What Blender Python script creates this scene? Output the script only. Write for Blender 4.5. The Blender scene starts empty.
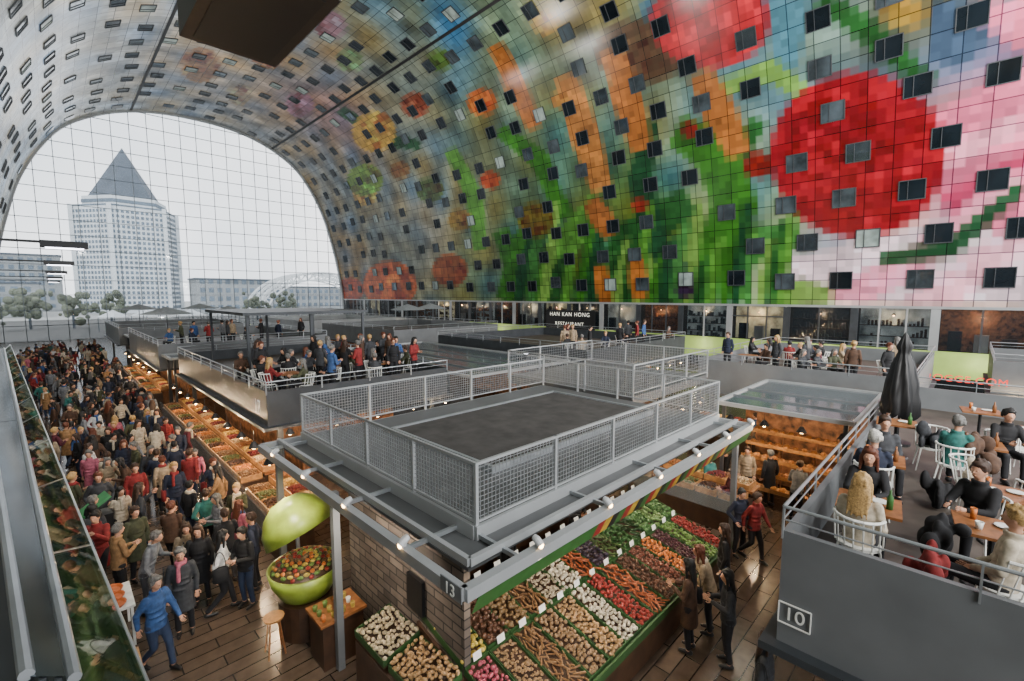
import bpy, bmesh, math, random
import numpy as np
from mathutils import Vector, Matrix
random.seed(7); np.random.seed(7)
S=bpy.context.scene; COL=S.collection
H=6.6; A45=math.radians(45); PT=math.radians(5.65); FPX=460.0
FW=Vector((math.sin(A45)*math.cos(PT),math.cos(A45)*math.cos(PT),-math.sin(PT)))
RT=Vector((math.cos(A45),-math.sin(A45),0)); UP=RT.cross(FW)
def ray(px,py): return FW*FPX+RT*(px-512)+UP*(340.5-py)
def at(px,py,z):
    d=ray(px,py); t=(z-H)/d.z; return Vector((d.x*t,d.y*t,z))
def proj(p):
    q=Vector(p)-Vector((0,0,H)); w=q.dot(FW)
    if w<.1: return None
    return 512+FPX*q.dot(RT)/w, 340.5-FPX*q.dot(UP)/w
R_=math.radians
# ---------------- materials
def lin(c): return tuple(((x/255)/12.92 if x/255<.04045 else ((x/255+.055)/1.055)**2.4) for x in c)
MC={}
def mat(name,c,rough=.6,metal=0,var=.18,scale=6,em=0,trans=0,bump=0):
    if name in MC: return MC[name]
    m=bpy.data.materials.new(name); m.use_nodes=True; nt=m.node_tree; N=nt.nodes; b=N['Principled BSDF']
    l=lin(c); tc=N.new('ShaderNodeTexCoord'); nz=N.new('ShaderNodeTexNoise'); nz.inputs['Scale'].default_value=scale
    nz.inputs['Detail'].default_value=3
    nt.links.new(tc.outputs['Object'],nz.inputs['Vector'])
    r=N.new('ShaderNodeValToRGB'); r.color_ramp.elements[0].position=.3; r.color_ramp.elements[1].position=.7
    r.color_ramp.elements[0].color=(*[x*(1-var) for x in l],1); r.color_ramp.elements[1].color=(*[min(1,x*(1+var)) for x in l],1)
    nt.links.new(nz.outputs['Fac'],r.inputs['Fac']); nt.links.new(r.outputs['Color'],b.inputs['Base Color'])
    b.inputs['Roughness'].default_value=rough; b.inputs['Metallic'].default_value=metal
    if em: nt.links.new(r.outputs['Color'],b.inputs['Emission Color']); b.inputs['Emission Strength'].default_value=em
    if trans:
        t=N.new('ShaderNodeBsdfTransparent'); mx=N.new('ShaderNodeMixShader'); mx.inputs[0].default_value=trans
        nt.links.new(b.outputs[0],mx.inputs[1]); nt.links.new(t.outputs[0],mx.inputs[2]); nt.links.new(mx.outputs[0],N['Material Output'].inputs[0])
    MC[name]=m; return m
def brickmat(name,c1,c2,mortar,scale,rough=.5,rowh=.25,bw=.5,ms=.015,rot=None):
    m=bpy.data.materials.new(name); m.use_nodes=True; nt=m.node_tree; N=nt.nodes; b=N['Principled BSDF']
    tc=N.new('ShaderNodeTexCoord'); mp=N.new('ShaderNodeMapping'); br=N.new('ShaderNodeTexBrick'); src=tc.outputs['Object']
    if rot:
        sp=N.new('ShaderNodeSeparateXYZ'); cb=N.new('ShaderNodeCombineXYZ'); nt.links.new(src,sp.inputs[0]); nt.links.new(sp.outputs[1],cb.inputs[0]); nt.links.new(sp.outputs[2],cb.inputs[1]); src=cb.outputs[0]
    br.inputs['Scale'].default_value=scale; br.inputs['Brick Width'].default_value=bw; br.inputs['Row Height'].default_value=rowh; br.inputs['Mortar Size'].default_value=ms
    for k,c in zip(('Color1','Color2','Mortar'),(c1,c2,mortar)): br.inputs[k].default_value=(*lin(c),1)
    nt.links.new(src,mp.inputs[0]); nt.links.new(mp.outputs[0],br.inputs['Vector'])
    nz=N.new('ShaderNodeTexNoise'); nz.inputs['Scale'].default_value=5; nt.links.new(src,nz.inputs['Vector']); mr=N.new('ShaderNodeMapRange'); mr.inputs[3].default_value=.6; mr.inputs[4].default_value=1.4; nt.links.new(nz.outputs['Fac'],mr.inputs[0])
    vs=N.new('ShaderNodeVectorMath'); vs.operation='SCALE'; nt.links.new(br.outputs['Color'],vs.inputs[0]); nt.links.new(mr.outputs[0],vs.inputs['Scale']); nt.links.new(vs.outputs[0],b.inputs['Base Color'])
    b.inputs['Roughness'].default_value=rough; MC[name]=m; return m
STEEL=mat('galvanised steel',(155,160,163),.35,.55,.15,3)
DSTEEL=mat('dark grey steel',(60,64,68),.45,.3,.2,2)
MSTEEL=mat('mid grey painted metal',(104,107,109),.5,.15,.12,1.5)
LST=mat('light grey painted metal',(156,159,160),.45,.25,.1,1)
SLAB=mat('grey roof sheet',(86,88,89),.5,.2,.15,.9)
BLACK=mat('matt black',(14,14,16),.5)
WHITE=mat('white plastic',(222,222,216),.4)
WOOD=mat('oiled wood',(128,80,42),.5,0,.35,9)
LWOOD=mat('pale wood',(165,118,70),.5,0,.3,9)
DWOOD=mat('dark wood',(60,40,26),.5,0,.35,5)
ROOF=mat('dark roofing felt',(54,52,50),.85,0,.35,3)
DECKF=mat('deck floor boards',(68,60,53),.6,0,.3,2)
GREEN=mat('green board',(40,72,32),.6,0,.3,6)
LIME=mat('lime lacquer',(138,158,58),.3,0,.25,4)
WARM=mat('warm lamp glow',(255,205,140),.5,em=25,var=.02)
WARML=mat('warm wall with glow',(112,72,44),.6,em=.25,var=.85,scale=4.5)  # glow in the material stands in for warm lamplight on walls
LITI=mat('shop backing with glow',(215,195,160),.6,em=.5,var=.75,scale=1.1)  # emission stands in for lamplight inside the shops
LITC=mat('cool shop backing with glow',(150,160,160),.6,em=.35,var=.75,scale=.9)  # cool emission put into the backing in place of interior light
COOL=mat('white lamp glow',(240,240,255),.5,em=10,var=.02)
GLASS=mat('thin clear glass',(200,215,220),.05,0,.02,trans=.88)
DGLASS=mat('tinted shop glass',(30,38,44),.06,0,.1,trans=.6)
WGLASS=mat('dark window glass',(26,34,40),.08,.2,.5,.4)
SKIN=mat('skin',(190,142,115),.5,0,.06); EYE=mat('eye dark',(25,18,15),.3); LIP=mat('lips',(140,70,65),.5)
FLOORM=brickmat('brown stone floor',(68,57,48),(84,71,60),(34,29,26),1,.22,.3,1.2,.012)
BRICKM=brickmat('grey brown rough stone',(112,100,90),(70,62,56),(40,37,35),1,.8,.15,.46,.014,True)
# ---------------- mesh builder
class MB:
    def __init__(s): s.v=[];s.f=[];s.mi=[];s.m=0
    def add(s,vs,fs):
        o=len(s.v); s.v+=[tuple(p) for p in vs]; s.f+=[tuple(i+o for i in f) for f in fs]; s.mi+=[s.m]*len(fs); return s
    def bx(s,x0,x1,y0,y1,z0,z1):
        return s.add([(x,y,z) for z in (z0,z1) for x,y in ((x0,y0),(x1,y0),(x1,y1),(x0,y1))],[(3,2,1,0),(4,5,6,7),(0,1,5,4),(1,2,6,5),(2,3,7,6),(3,0,4,7)])
    def box(s,c,d): return s.bx(c[0]-d[0]/2,c[0]+d[0]/2,c[1]-d[1]/2,c[1]+d[1]/2,c[2]-d[2]/2,c[2]+d[2]/2)
    def beam(s,p,q,w,h):
        p=Vector(p);q=Vector(q);d=(q-p).normalized(); u=Vector((0,0,1)) if abs(d.z)<.95 else Vector((1,0,0))
        a=d.cross(u).normalized()*w/2; b=a.cross(d).normalized()*h/2
        return s.add([e+i*a+j*b for e in (p,q) for i,j in ((-1,-1),(1,-1),(1,1),(-1,1))],[(3,2,1,0),(4,5,6,7),(0,1,5,4),(1,2,6,5),(2,3,7,6),(3,0,4,7)])
    def ring(s,cs,ws,ds,side,n=12):
        cs=[Vector(c) for c in cs]; vs=[]; side=Vector(side)
        for i,c in enumerate(cs):
            ax=(cs[min(i+1,len(cs)-1)]-cs[max(i-1,0)]).normalized(); f=ax.cross(side).normalized(); sd=f.cross(ax).normalized()
            for k in range(n):
                t=2*math.pi*k/n; vs.append(c+sd*math.cos(t)*ws[i]+f*math.sin(t)*ds[i])
        fs=[(i*n+k,i*n+(k+1)%n,(i+1)*n+(k+1)%n,(i+1)*n+k) for i in range(len(cs)-1) for k in range(n)]
        fs+=[tuple(range(n-1,-1,-1)),tuple((len(cs)-1)*n+k for k in range(n))]
        return s.add(vs,fs)
    def tube(s,p,q,r,n=8,r2=None):
        p=Vector(p);q=Vector(q);d=q-p; sd=Vector((1,0,0)) if abs(d.normalized().x)<.9 else Vector((0,1,0))
        r2=r if r2 is None else r2
        return s.ring([p,q],[r,r2],[r,r2],sd,n)
    def limb(s,p,q,r1,r2,n=9):
        p=Vector(p);q=Vector(q);d=(q-p).normalized(); sd=Vector((1,0,0)) if abs(d.x)<.9 else Vector((0,1,0))
        cs=[p-d*r1*.95,p-d*r1*.6,p,(p+q)/2,q,q+d*r2*.6,q+d*r2*.95]; rs=[r1*.3,r1*.8,r1,(r1+r2)/2,r2,r2*.8,r2*.3]
        return s.ring(cs,rs,rs,sd,n)
    def ell(s,c,r,nu=10,nv=7):
        if not hasattr(r,'__len__'): r=(r,r,r)
        vs=[(c[0],c[1],c[2]-r[2])]
        for j in range(1,nv):
            a=-math.pi/2+math.pi*j/nv
            for k in range(nu):
                t=2*math.pi*k/nu; vs.append((c[0]+r[0]*math.cos(a)*math.cos(t),c[1]+r[1]*math.cos(a)*math.sin(t),c[2]+r[2]*math.sin(a)))
        vs.append((c[0],c[1],c[2]+r[2])); L=len(vs)-1
        fs=[(0,1+(k+1)%nu,1+k) for k in range(nu)]+[(1+j*nu+k,1+j*nu+(k+1)%nu,1+(j+1)*nu+(k+1)%nu,1+(j+1)*nu+k) for j in range(nv-2) for k in range(nu)]
        fs+=[(L,1+(nv-2)*nu+k,1+(nv-2)*nu+(k+1)%nu) for k in range(nu)]
        return s.add(vs,fs)
    def lathe(s,prof,n=20,c=(0,0,0)):
        vs=[]
        for r,z in prof:
            for k in range(n):
                t=2*math.pi*k/n; vs.append((c[0]+r*math.cos(t),c[1]+r*math.sin(t),c[2]+z))
        return s.add(vs,[(i*n+k,i*n+(k+1)%n,(i+1)*n+(k+1)%n,(i+1)*n+k) for i in range(len(prof)-1) for k in range(n)])
    def prism(s,pts,z0,z1):
        n=len(pts); return s.add([(x,y,z0) for x,y in pts]+[(x,y,z1) for x,y in pts],[tuple(range(n-1,-1,-1)),tuple(range(n,2*n))]+[(i,(i+1)%n,n+(i+1)%n,n+i) for i in range(n)])
    def mesh(s,name,mats,smooth=False):
        me=bpy.data.meshes.new(name); me.from_pydata(s.v,[],s.f)
        for m in (mats if isinstance(mats,(list,tuple)) else [mats]): me.materials.append(m)
        me.polygons.foreach_set('material_index',s.mi)
        if smooth: me.polygons.foreach_set('use_smooth',[True]*len(s.f))
        me.update(); return me
    def build(s,name,mats,parent=None,smooth=False,**k):
        return link(name,s.mesh(name,mats,smooth),parent,**k)
def tag(o,label=None,cat=None,group=None,kind=None):
    if label:o['label']=label
    if cat:o['category']=cat
    if group:o['group']=group
    if kind:o['kind']=kind
    return o
def link(name,me,parent=None,**k):
    o=bpy.data.objects.new(name,me); COL.objects.link(o)
    if parent:
        o.parent=parent
        if parent.type=='EMPTY': o.matrix_parent_inverse=Matrix.Translation(-Vector(parent.get('_o',(0,0,0))))
    tag(o,**k); return o
def thing(name,label,cat,loc=(0,0,0),rz=0,group=None,kind=None,scale=1):
    o=bpy.data.objects.new(name,None); COL.objects.link(o); o.empty_display_size=.2; o.location=loc; o.rotation_euler=(0,0,rz); o.scale=(scale,)*3
    o['_o']=tuple(loc); return tag(o,label,cat,group,kind)
def spawn(parts,name,label,cat,loc,rz=0,group=None,scale=1,mats={}):
    r=thing(name,label,cat,loc,rz,group,None,scale); os=[]
    for pn,me,pi in parts:
        o=bpy.data.objects.new(pn,me); COL.objects.link(o); o.parent=r if pi is None else os[pi]; os.append(o)
        if pn in mats: o.material_slots[0].link='OBJECT'; o.material_slots[0].material=mats[pn]
    return r
def spawn1(name,me,label,cat,loc,rot=(0,0,0),group=None,scale=1,m=None,kind=None):
    o=bpy.data.objects.new(name,me); COL.objects.link(o); o.location=loc; o.rotation_euler=rot; o.scale=(scale,)*3
    if m: o.material_slots[0].link='OBJECT'; o.material_slots[0].material=m
    return tag(o,label,cat,group,kind)
def text(s,loc,rot,size,m,label,name='number_sign',cat='number',sp=1):
    cu=bpy.data.curves.new(name,'FONT'); cu.body=s; cu.size=size; cu.extrude=.004; cu.align_x='CENTER'; cu.align_y='CENTER'; cu.space_character=sp
    o=bpy.data.objects.new(name,cu); COL.objects.link(o); S.view_layers[0].update()
    me=bpy.data.meshes.new_from_object(o.evaluated_get(bpy.context.evaluated_depsgraph_get())); bpy.data.objects.remove(o)
    me.materials.clear(); me.materials.append(m)
    o=bpy.data.objects.new(name,me); COL.objects.link(o); o.location=loc; o.rotation_euler=rot; return tag(o,label,cat)
# ---------------- camera
cam=bpy.data.cameras.new('camera'); co=bpy.data.objects.new('camera',cam); COL.objects.link(co); co.location=(0,0,H)
co.rotation_euler=(math.pi/2-PT,0,-A45); cam.sensor_width=36; cam.lens=FPX/1024*36; cam.clip_end=900; cam.clip_start=.05; S.camera=co
# ---------------- world and lights
w=bpy.data.worlds.new('sky'); S.world=w; w.use_nodes=True; nt=w.node_tree; bg=nt.nodes['Background']
tc=nt.nodes.new('ShaderNodeTexCoord'); nz=nt.nodes.new('ShaderNodeTexNoise'); nz.inputs['Scale'].default_value=2.6; nz.inputs['Detail'].default_value=5
cr=nt.nodes.new('ShaderNodeValToRGB'); cr.color_ramp.elements[0].color=(.66,.72,.78,1); cr.color_ramp.elements[1].color=(.97,.98,1,1); cr.color_ramp.elements[0].position=.35; cr.color_ramp.elements[1].position=.65
nt.links.new(tc.outputs['Generated'],nz.inputs['Vector']); nt.links.new(nz.outputs['Fac'],cr.inputs['Fac']); nt.links.new(cr.outputs['Color'],bg.inputs['Color']); bg.inputs['Strength'].default_value=3.2
def light(kind,loc,power,col=(1,1,1),size=.1,rot=None,name='lamp_light',spot=None):
    l=bpy.data.lights.new(name,kind); l.energy=power; l.color=col
    if kind=='SUN': l.angle=size
    else: l.shadow_soft_size=size
    if spot: l.spot_size=spot; l.spot_blend=.6
    o=bpy.data.objects.new(name,l); COL.objects.link(o); o.location=loc
    if rot is not None: o.rotation_euler=Vector(rot).to_track_quat('-Z','Y').to_euler()
    return o
light('SUN',(10,-30,30),3.3,(1,.98,.95),.7,(.45,.8,-.5),'daylight')
# ---------------- arch shell profile
CX=19.3; Y0=-14; Y1=95
ctrl=[(25.2,0),(24.8,6.6),(23.9,13),(22.6,18.5),(21.2,23),(19,27.4),(16.3,31),(12.5,33.6),(8.5,35.2),(4.3,36),(0,36.2)]
full=[(CX+a,z) for a,z in ctrl]+[(CX-a,z) for a,z in ctrl[::-1][1:]]
fine=[]
for i in range(len(full)-1):
    p0,p1,p2,p3=[np.array(full[min(max(j,0),len(full)-1)]) for j in (i-1,i,i+1,i+2)]
    for t in np.linspace(0,1,12,endpoint=False): fine.append(.5*((2*p1)+(-p0+p2)*t+(2*p0-5*p1+4*p2-p3)*t*t+(-p0+3*p1-3*p2+p3)*t**3))
fine.append(np.array(full[-1])); fine=np.array(fine)
arc=np.concatenate([[0],np.cumsum(np.hypot(*np.diff(fine,axis=0).T))])
def prof(v): return np.interp(v,arc,fine[:,0]),np.interp(v,arc,fine[:,1])
def hit(px,py):
    d=ray(px,py); best=None
    for i in range(len(fine)-1):
        ax,az=fine[i]; bx_,bz=fine[i+1]; ex,ez=bx_-ax,bz-az; den=d.x*ez-d.z*ex
        if abs(den)<1e-9: continue
        t=((ax)*ez-(az-H)*ex)/den; q=((ax)*d.z-(az-H)*d.x)/den
        if t>0 and -1e-6<=q<=1+1e-6 and (best is None or t<best[0]): best=(t,arc[i]+q*(arc[i+1]-arc[i]))
    if best is None: return (0,0)
    return (d.y*best[0],best[1])
VB=float(np.interp(5.75,fine[:40,1],arc[:40])); VT=arc[-1]; vmid=VT*.5
us=np.concatenate([np.arange(Y0,52,.13),np.arange(52,Y1,.26),[Y1]])
vs_=np.concatenate([np.arange(VB,vmid*.98,.13),np.arange(vmid*.98,VT,.3),[VT]])
U,V=np.meshgrid(us,vs_); U=U.ravel();V=V.ravel(); PX,PZ=prof(V)
C=np.zeros((len(U),3)); W=np.zeros(len(U))
# plain colour patches of the panelled vault
anch="30,60,160,168,174;100,60,186,190,192;20,150,178,185,188;60,110,172,180,182;200,60,160,152,142;160,20,190,194,196;300,60,140,130,116;330,110,142,110,104;400,60,116,122,108;420,150,118,125,112;370,200,112,118,110;430,230,140,140,128;350,280,120,106,85;450,20,85,122,138;520,30,110,138,112;480,150,92,105,84;480,270,112,128,92;560,20,118,108,70;560,150,80,108,82;550,270,48,80,36;620,200,65,95,48;650,250,58,98,32;660,100,105,122,102;700,60,95,122,112;760,50,78,118,135;800,50,98,135,142;760,200,118,145,108;790,280,160,166,150;840,290,190,180,180;960,50,75,95,116;990,100,212,122,138;1000,200,222,105,136;960,240,228,188,198;900,270,215,182,190;1010,290,185,172,172;920,20,90,90,60"
for a in anch.split(';'):
    x,y,r,g,b=map(float,a.split(',')); u,v=hit(x,y); wt=1/((U-u)**2+(V-v)**2+4)**1.6
    C+=wt[:,None]*np.array([[r,g,b]]); W+=wt
C/=W[:,None]
nzv=sum(np.sin(U*f*math.cos(a)+V*f*math.sin(a)+p)*s for f,a,p,s in [(random.uniform(.5,2.6),random.uniform(0,6),random.uniform(0,6),random.uniform(.4,1)) for _ in range(14)])
hu=sum(np.sin(U*f*math.cos(a)+V*f*math.sin(a)+p) for f,a,p in [(random.uniform(.3,1.2),random.uniform(0,6),random.uniform(0,6)) for _ in range(8)])
hi=sum(np.sin(U*f*math.cos(a)+V*f*math.sin(a)+p) for f,a,p in [(random.uniform(2.5,7),random.uniform(0,6),random.uniform(0,6)) for _ in range(10)])
C*=(1+.06*nzv)[:,None]; C+=hu[:,None]*np.array([[5,1,-5]])
def fill(uv,col,amp=0,ha=.03):
    uv=np.array(uv); lo=uv.min(0);h_=uv.max(0)
    idx=np.nonzero((U>=lo[0])&(U<=h_[0])&(V>=lo[1])&(V<=h_[1]))[0]
    if len(idx)==0: return
    x=U[idx];y=V[idx];ins=np.zeros(len(idx),bool); n=len(uv)
    for i in range(n):
        x1,y1=uv[i];x2,y2=uv[(i+1)%n]
        if y1==y2: continue
        c=((y1>y)!=(y2>y))&(x<(x2-x1)*(y-y1)/(y2-y1)+x1); ins^=c
    k=idx[ins]; C[k]=np.array(col)[None]*(1+amp*nzv[k]+ha*hi[k])[:,None]
def P(pts,col,amp=.04,ha=.03): fill([hit(x,y) for x,y in pts],col,amp,ha)
def E(cx,cy,rx,ry,col,ang=0,amp=.03,n=22,ha=.03):
    a=math.radians(ang); P([(cx+rx*math.cos(t)*math.cos(a)-ry*math.sin(t)*math.sin(a),cy+rx*math.cos(t)*math.sin(a)+ry*math.sin(t)*math.cos(a)) for t in [2*math.pi*i/n for i in range(n)]],col,amp,ha)
def ST(pts,w,col):
    pts=[Vector(p) for p in pts]; L=[];R=[];n=len(pts)
    for i,p in enumerate(pts):
        d=(pts[min(i+1,n-1)]-pts[max(i-1,0)]).normalized(); nn=Vector((-d.y,d.x))*w/2*(.7 if i in(0,n-1) else 1); L.append(p+nn);R.append(p-nn)
    P([tuple(a) for a in L+R[::-1]],col)
def blotch(cx,cy,rx,ry,c,n=60,sp=.16):
    E(cx,cy,rx,ry,c,0,.04,26,.04)
    for _ in range(n):
        a=random.uniform(0,6.28);r=math.sqrt(random.random())*.86; f=random.choice((.4,.6,.7,1.2,1.5)); s=random.uniform(.5,1)*sp
        E(cx+rx*r*math.cos(a),cy+ry*r*math.sin(a),rx*s,ry*s*.8,(min(250,c[0]*(f*.5+.5)),min(250,c[1]*f),min(250,c[2]*f)),random.uniform(0,180),.03,10)
P([(905,125),(950,105),(1024,62),(1060,60),(1060,270),(1024,262),(985,235),(950,205)],(225,108,140)); P([(935,150),(1024,110),(1024,135),(945,170)],(248,158,180)); P([(940,195),(1030,150),(1030,175),(950,215)],(195,58,98)); P([(970,0),(1060,0),(1060,60),(1010,48),(985,22)],(232,112,142))
P([(770,262),(870,240),(960,215),(1024,250),(1040,300),(860,303),(800,300)],(232,206,215)); P([(810,300),(940,228),(1000,170),(1030,172),(960,250),(870,302)],(230,140,164)); P([(900,302),(1024,215),(1040,240),(960,302)],(238,170,186))
P([(930,0),(975,0),(990,40),(960,70),(930,60)],(58,76,98)); P([(640,0),(660,0),(668,45),(650,60)],(60,95,115)); P([(770,0),(810,0),(800,60),(775,90)],(78,128,145))
G=[(48,104,30),(80,136,48),(30,78,34),(110,152,66),(60,118,55),(24,66,38)]
for i,(p,wd) in enumerate([([(505,300),(520,250),(545,215),(570,205)],26),([(540,305),(560,250),(600,200)],30),([(600,305),(630,240),(690,200)],40),([(640,300),(660,260),(700,235)],34),([(650,305),(700,290),(760,240),(800,235)],34),([(690,300),(655,240),(640,180),(650,120)],24),([(560,305),(520,280),(500,230)],24),([(735,300),(745,240),(735,190)],24),([(820,0),(860,25),(930,85)],26),([(720,90),(770,70),(815,100)],24),([(690,60),(640,70),(600,55)],18),([(880,260),(950,248),(1024,185)],20),([(500,130),(540,160),(560,210)],20),([(450,150),(475,200),(480,250)],18),([(760,120),(740,150),(690,155)],24),([(770,300),(800,292),(832,296)],26),([(630,290),(600,280),(590,250)],24),([(340,110),(380,140),(420,145)],14),([(676,130),(715,150),(735,205),(706,275)],48)]): ST(p,wd,G[i%6])
for i in range(24): ST([(506+i*12,306),(510+i*12,286-(i%3)*16),(520+i*12,256-(i%4)*18)],12,G[(i*5)%6])
blotch(640,52,46,32,(88,64,44),20); blotch(905,12,24,16,(165,128,50),12)
for x0_,y0_,x1_,y1_,w_ in [(565,75,602,190,28),(612,50,642,150,28),(700,72,740,155,32),(495,45,535,128,20),(590,200,612,235,22),(600,265,606,305,16),(636,258,640,300,18)]: ST([(x0_,y0_),((x0_+x1_)/2,(y0_+y1_)/2),(x1_,y1_)],w_*1.1,random.choice([(168,100,44),(150,88,38),(180,116,56)]))
blotch(536,220,18,18,(100,88,30),14,.25)
blotch(858,155,88,83,(142,14,28),190,.1); blotch(710,20,60,48,(178,32,42),100,.13); blotch(758,165,14,13,(150,32,24),8,.3); blotch(690,130,9,8,(150,32,24),5,.3)
for cx,cy,r,c in [(390,285,27,(190,90,42)),(374,132,22,(180,142,60)),(350,290,14,(150,60,34)),(200,65,20,(150,112,78)),(270,55,16,(150,112,78)),(482,102,15,(190,96,42)),(545,22,14,(175,135,50)),(330,25,16,(120,90,100)),(415,105,14,(135,70,50)),(365,195,12,(165,132,68)),(450,270,18,(158,80,38)),(300,105,14,(145,98,118)),(365,180,18,(100,130,50)),(640,205,8,(170,50,32)),(490,180,10,(170,70,34)),(440,60,12,(78,108,50)),(560,100,9,(170,116,50)),(240,95,12,(145,126,98)),(685,290,9,(50,34,60)),(430,190,14,(78,98,58)),(400,170,10,(130,96,60)),(350,60,13,(96,114,78)),(460,220,12,(130,104,50))]:
    blotch(cx,cy,r,r*.9,c,9,.3)
# one flat colour per small panel: a plain mosaic of the same colours
QS=.52; cu_=np.floor((U-Y0)/QS).astype(int); cv_=np.floor(V/QS).astype(int); cid=cu_*1000+cv_; _,inv=np.unique(cid,return_inverse=True); cnt=np.bincount(inv)
Q=np.stack([(np.bincount(inv,C[:,k])/cnt) for k in range(3)],1); Q*=(1+np.random.uniform(-.07,.07,(len(Q),1))); C=Q[inv]
C=np.clip(C,5,250)/255; C=np.where(C<.04045,C/12.92,((C+.055)/1.055)**2.4)
me=bpy.data.meshes.new('panel_shell'); nu,nv=len(us),len(vs_)
I=np.arange(nu*nv).reshape(nv,nu); q=np.stack([I[:-1,:-1],I[:-1,1:],I[1:,1:],I[1:,:-1]],-1).reshape(-1,4)
me.vertices.add(nu*nv); me.vertices.foreach_set('co',np.stack([PX,U,PZ],1).astype(np.float32).ravel())
me.loops.add(q.size); me.loops.foreach_set('vertex_index',q.ravel().astype(np.int32)); me.polygons.add(len(q)); me.polygons.foreach_set('loop_start',np.arange(0,q.size,4,dtype=np.int32))
me.update(calc_edges=True); me.validate()
ca=me.color_attributes.new('paint','FLOAT_COLOR','POINT'); ca.data.foreach_set('color',np.concatenate([C,np.ones((len(C),1))],1).astype(np.float32).ravel())
uvl=me.uv_layers.new(name='uv'); uvl.data.foreach_set('uv',np.stack([U,V],1)[q.ravel()].astype(np.float32).ravel())
me.polygons.foreach_set('use_smooth',[True]*len(me.polygons))
mm=bpy.data.materials.new('coloured vault panels'); mm.use_nodes=True; nt=mm.node_tree; N=nt.nodes; b=N['Principled BSDF']; b.inputs['Roughness'].default_value=.2
at_=N.new('ShaderNodeAttribute'); at_.attribute_name='paint'; uvn=N.new('ShaderNodeUVMap'); sp=N.new('ShaderNodeSeparateXYZ'); nt.links.new(uvn.outputs[0],sp.inputs[0]); fac=[];cell=[]
for k in (0,1):
    m1=N.new('ShaderNodeMath'); m1.operation='PINGPONG'; m1.inputs[1].default_value=.78; nt.links.new(sp.outputs[k],m1.inputs[0])
    m2=N.new('ShaderNodeMath'); m2.operation='LESS_THAN'; m2.inputs[1].default_value=.03; nt.links.new(m1.outputs[0],m2.inputs[0]); fac.append(m2)
    m3=N.new('ShaderNodeMath'); m3.operation='DIVIDE'; m3.inputs[1].default_value=1.56; nt.links.new(sp.outputs[k],m3.inputs[0]); m4=N.new('ShaderNodeMath'); m4.operation='FLOOR'; nt.links.new(m3.outputs[0],m4.inputs[0]); cell.append(m4)
mx=N.new('ShaderNodeMath'); mx.operation='MAXIMUM'; nt.links.new(fac[0].outputs[0],mx.inputs[0]); nt.links.new(fac[1].outputs[0],mx.inputs[1])
cb=N.new('ShaderNodeCombineXYZ'); nt.links.new(cell[0].outputs[0],cb.inputs[0]); nt.links.new(cell[1].outputs[0],cb.inputs[1]); wn=N.new('ShaderNodeTexWhiteNoise'); wn.noise_dimensions='2D'; nt.links.new(cb.outputs[0],wn.inputs['Vector'])
mr=N.new('ShaderNodeMapRange'); mr.inputs[3].default_value=.8; mr.inputs[4].default_value=1.2; nt.links.new(wn.outputs['Value'],mr.inputs[0])
vm=N.new('ShaderNodeVectorMath'); vm.operation='SCALE'; nt.links.new(at_.outputs['Color'],vm.inputs[0]); nt.links.new(mr.outputs[0],vm.inputs['Scale'])
mc=N.new('ShaderNodeMix'); mc.data_type='RGBA'; mc.blend_type='MULTIPLY'; mc.inputs[7].default_value=(.22,.22,.25,1); nt.links.new(mx.outputs[0],mc.inputs[0]); nt.links.new(vm.outputs[0],mc.inputs[6]); nt.links.new(mc.outputs[2],b.inputs['Base Color'])
me.materials.append(mm); link('ceiling',me,label='curved tunnel vault of glossy panels with red, green, ochre and pink patches',cat='vault',kind='structure')
for n_,(px,py) in enumerate(((385,74),(155,55))):
    v=hit(px,py)[1]; m=MB(); a=prof(v-.16);b_=prof(v+.16); off=-.06
    m.add([(a[0]+off*(a[0]-CX)/25,Y0,a[1]+off),(a[0],Y1,a[1]+off),(b_[0],Y1,b_[1]+off),(b_[0],Y0,b_[1]+off)],[(0,1,2,3)])
    m.build('trim_%d'%(n_+1),BLACK,label='long black expansion joint along the vault, the '+('right one' if n_==0 else 'left one'),cat='joint',kind='structure')
MB().bx(44.7,45,Y0,Y1,0,6).build('wall_right',mat('shop backing',(80,70,62),.7),label='wall behind the shops below the panelled vault',cat='wall',kind='structure')
MB().bx(-60,110,Y0,Y1+.5,-.3,0).build('floor',FLOORM,label='dark brown stone floor of the market hall',cat='floor',kind='structure')
MB().bx(-400,500,Y1+.5,600,-.4,-.06).build('ground',mat('pale outdoor paving',(130,132,132),.8,0,.1,.05),label='pale paved square outside the glass end wall',cat='ground',kind='structure')
# windows in the vault
cand=[]; rows=np.arange(VB+2.0,VT-6,3.12)
for ri,v in enumerate(rows):
    u=Y0+1.2+(ri%2)*2.34
    while u<Y1-1:
        if random.random()<.84:
            x,z=prof(v); p=proj((x,u,z))
            if p and -20<p[0]<1044 and -20<p[1]<400: cand.append((math.hypot(x,u,z-H),u,v+random.choice([0,0,.4]),p))
        u+=random.choice([3.9,4.68,3.9])
cand.sort()
def winframe(u,v):
    x0,z0=prof(v-.1);x1,z1=prof(v+.1); t=Vector((x1-x0,0,z1-z0)).normalized(); x,z=prof(v); n=Vector((t.z,0,-t.x))
    if n.dot(Vector((CX-x,0,15-z)))<0: n=-n
    return Vector((x,u,z)),t,n,Vector((0,1,0))
def wbox(m,c,t,n,y,a0,a1,b0,b1,d0,d1):
    m.add([c+y*a+t*b+n*d for d in (d0,d1) for a,b in ((a0,b0),(a1,b0),(a1,b1),(a0,b1))],[(3,2,1,0),(4,5,6,7),(0,1,5,4),(1,2,6,5),(2,3,7,6),(3,0,4,7)])
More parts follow.
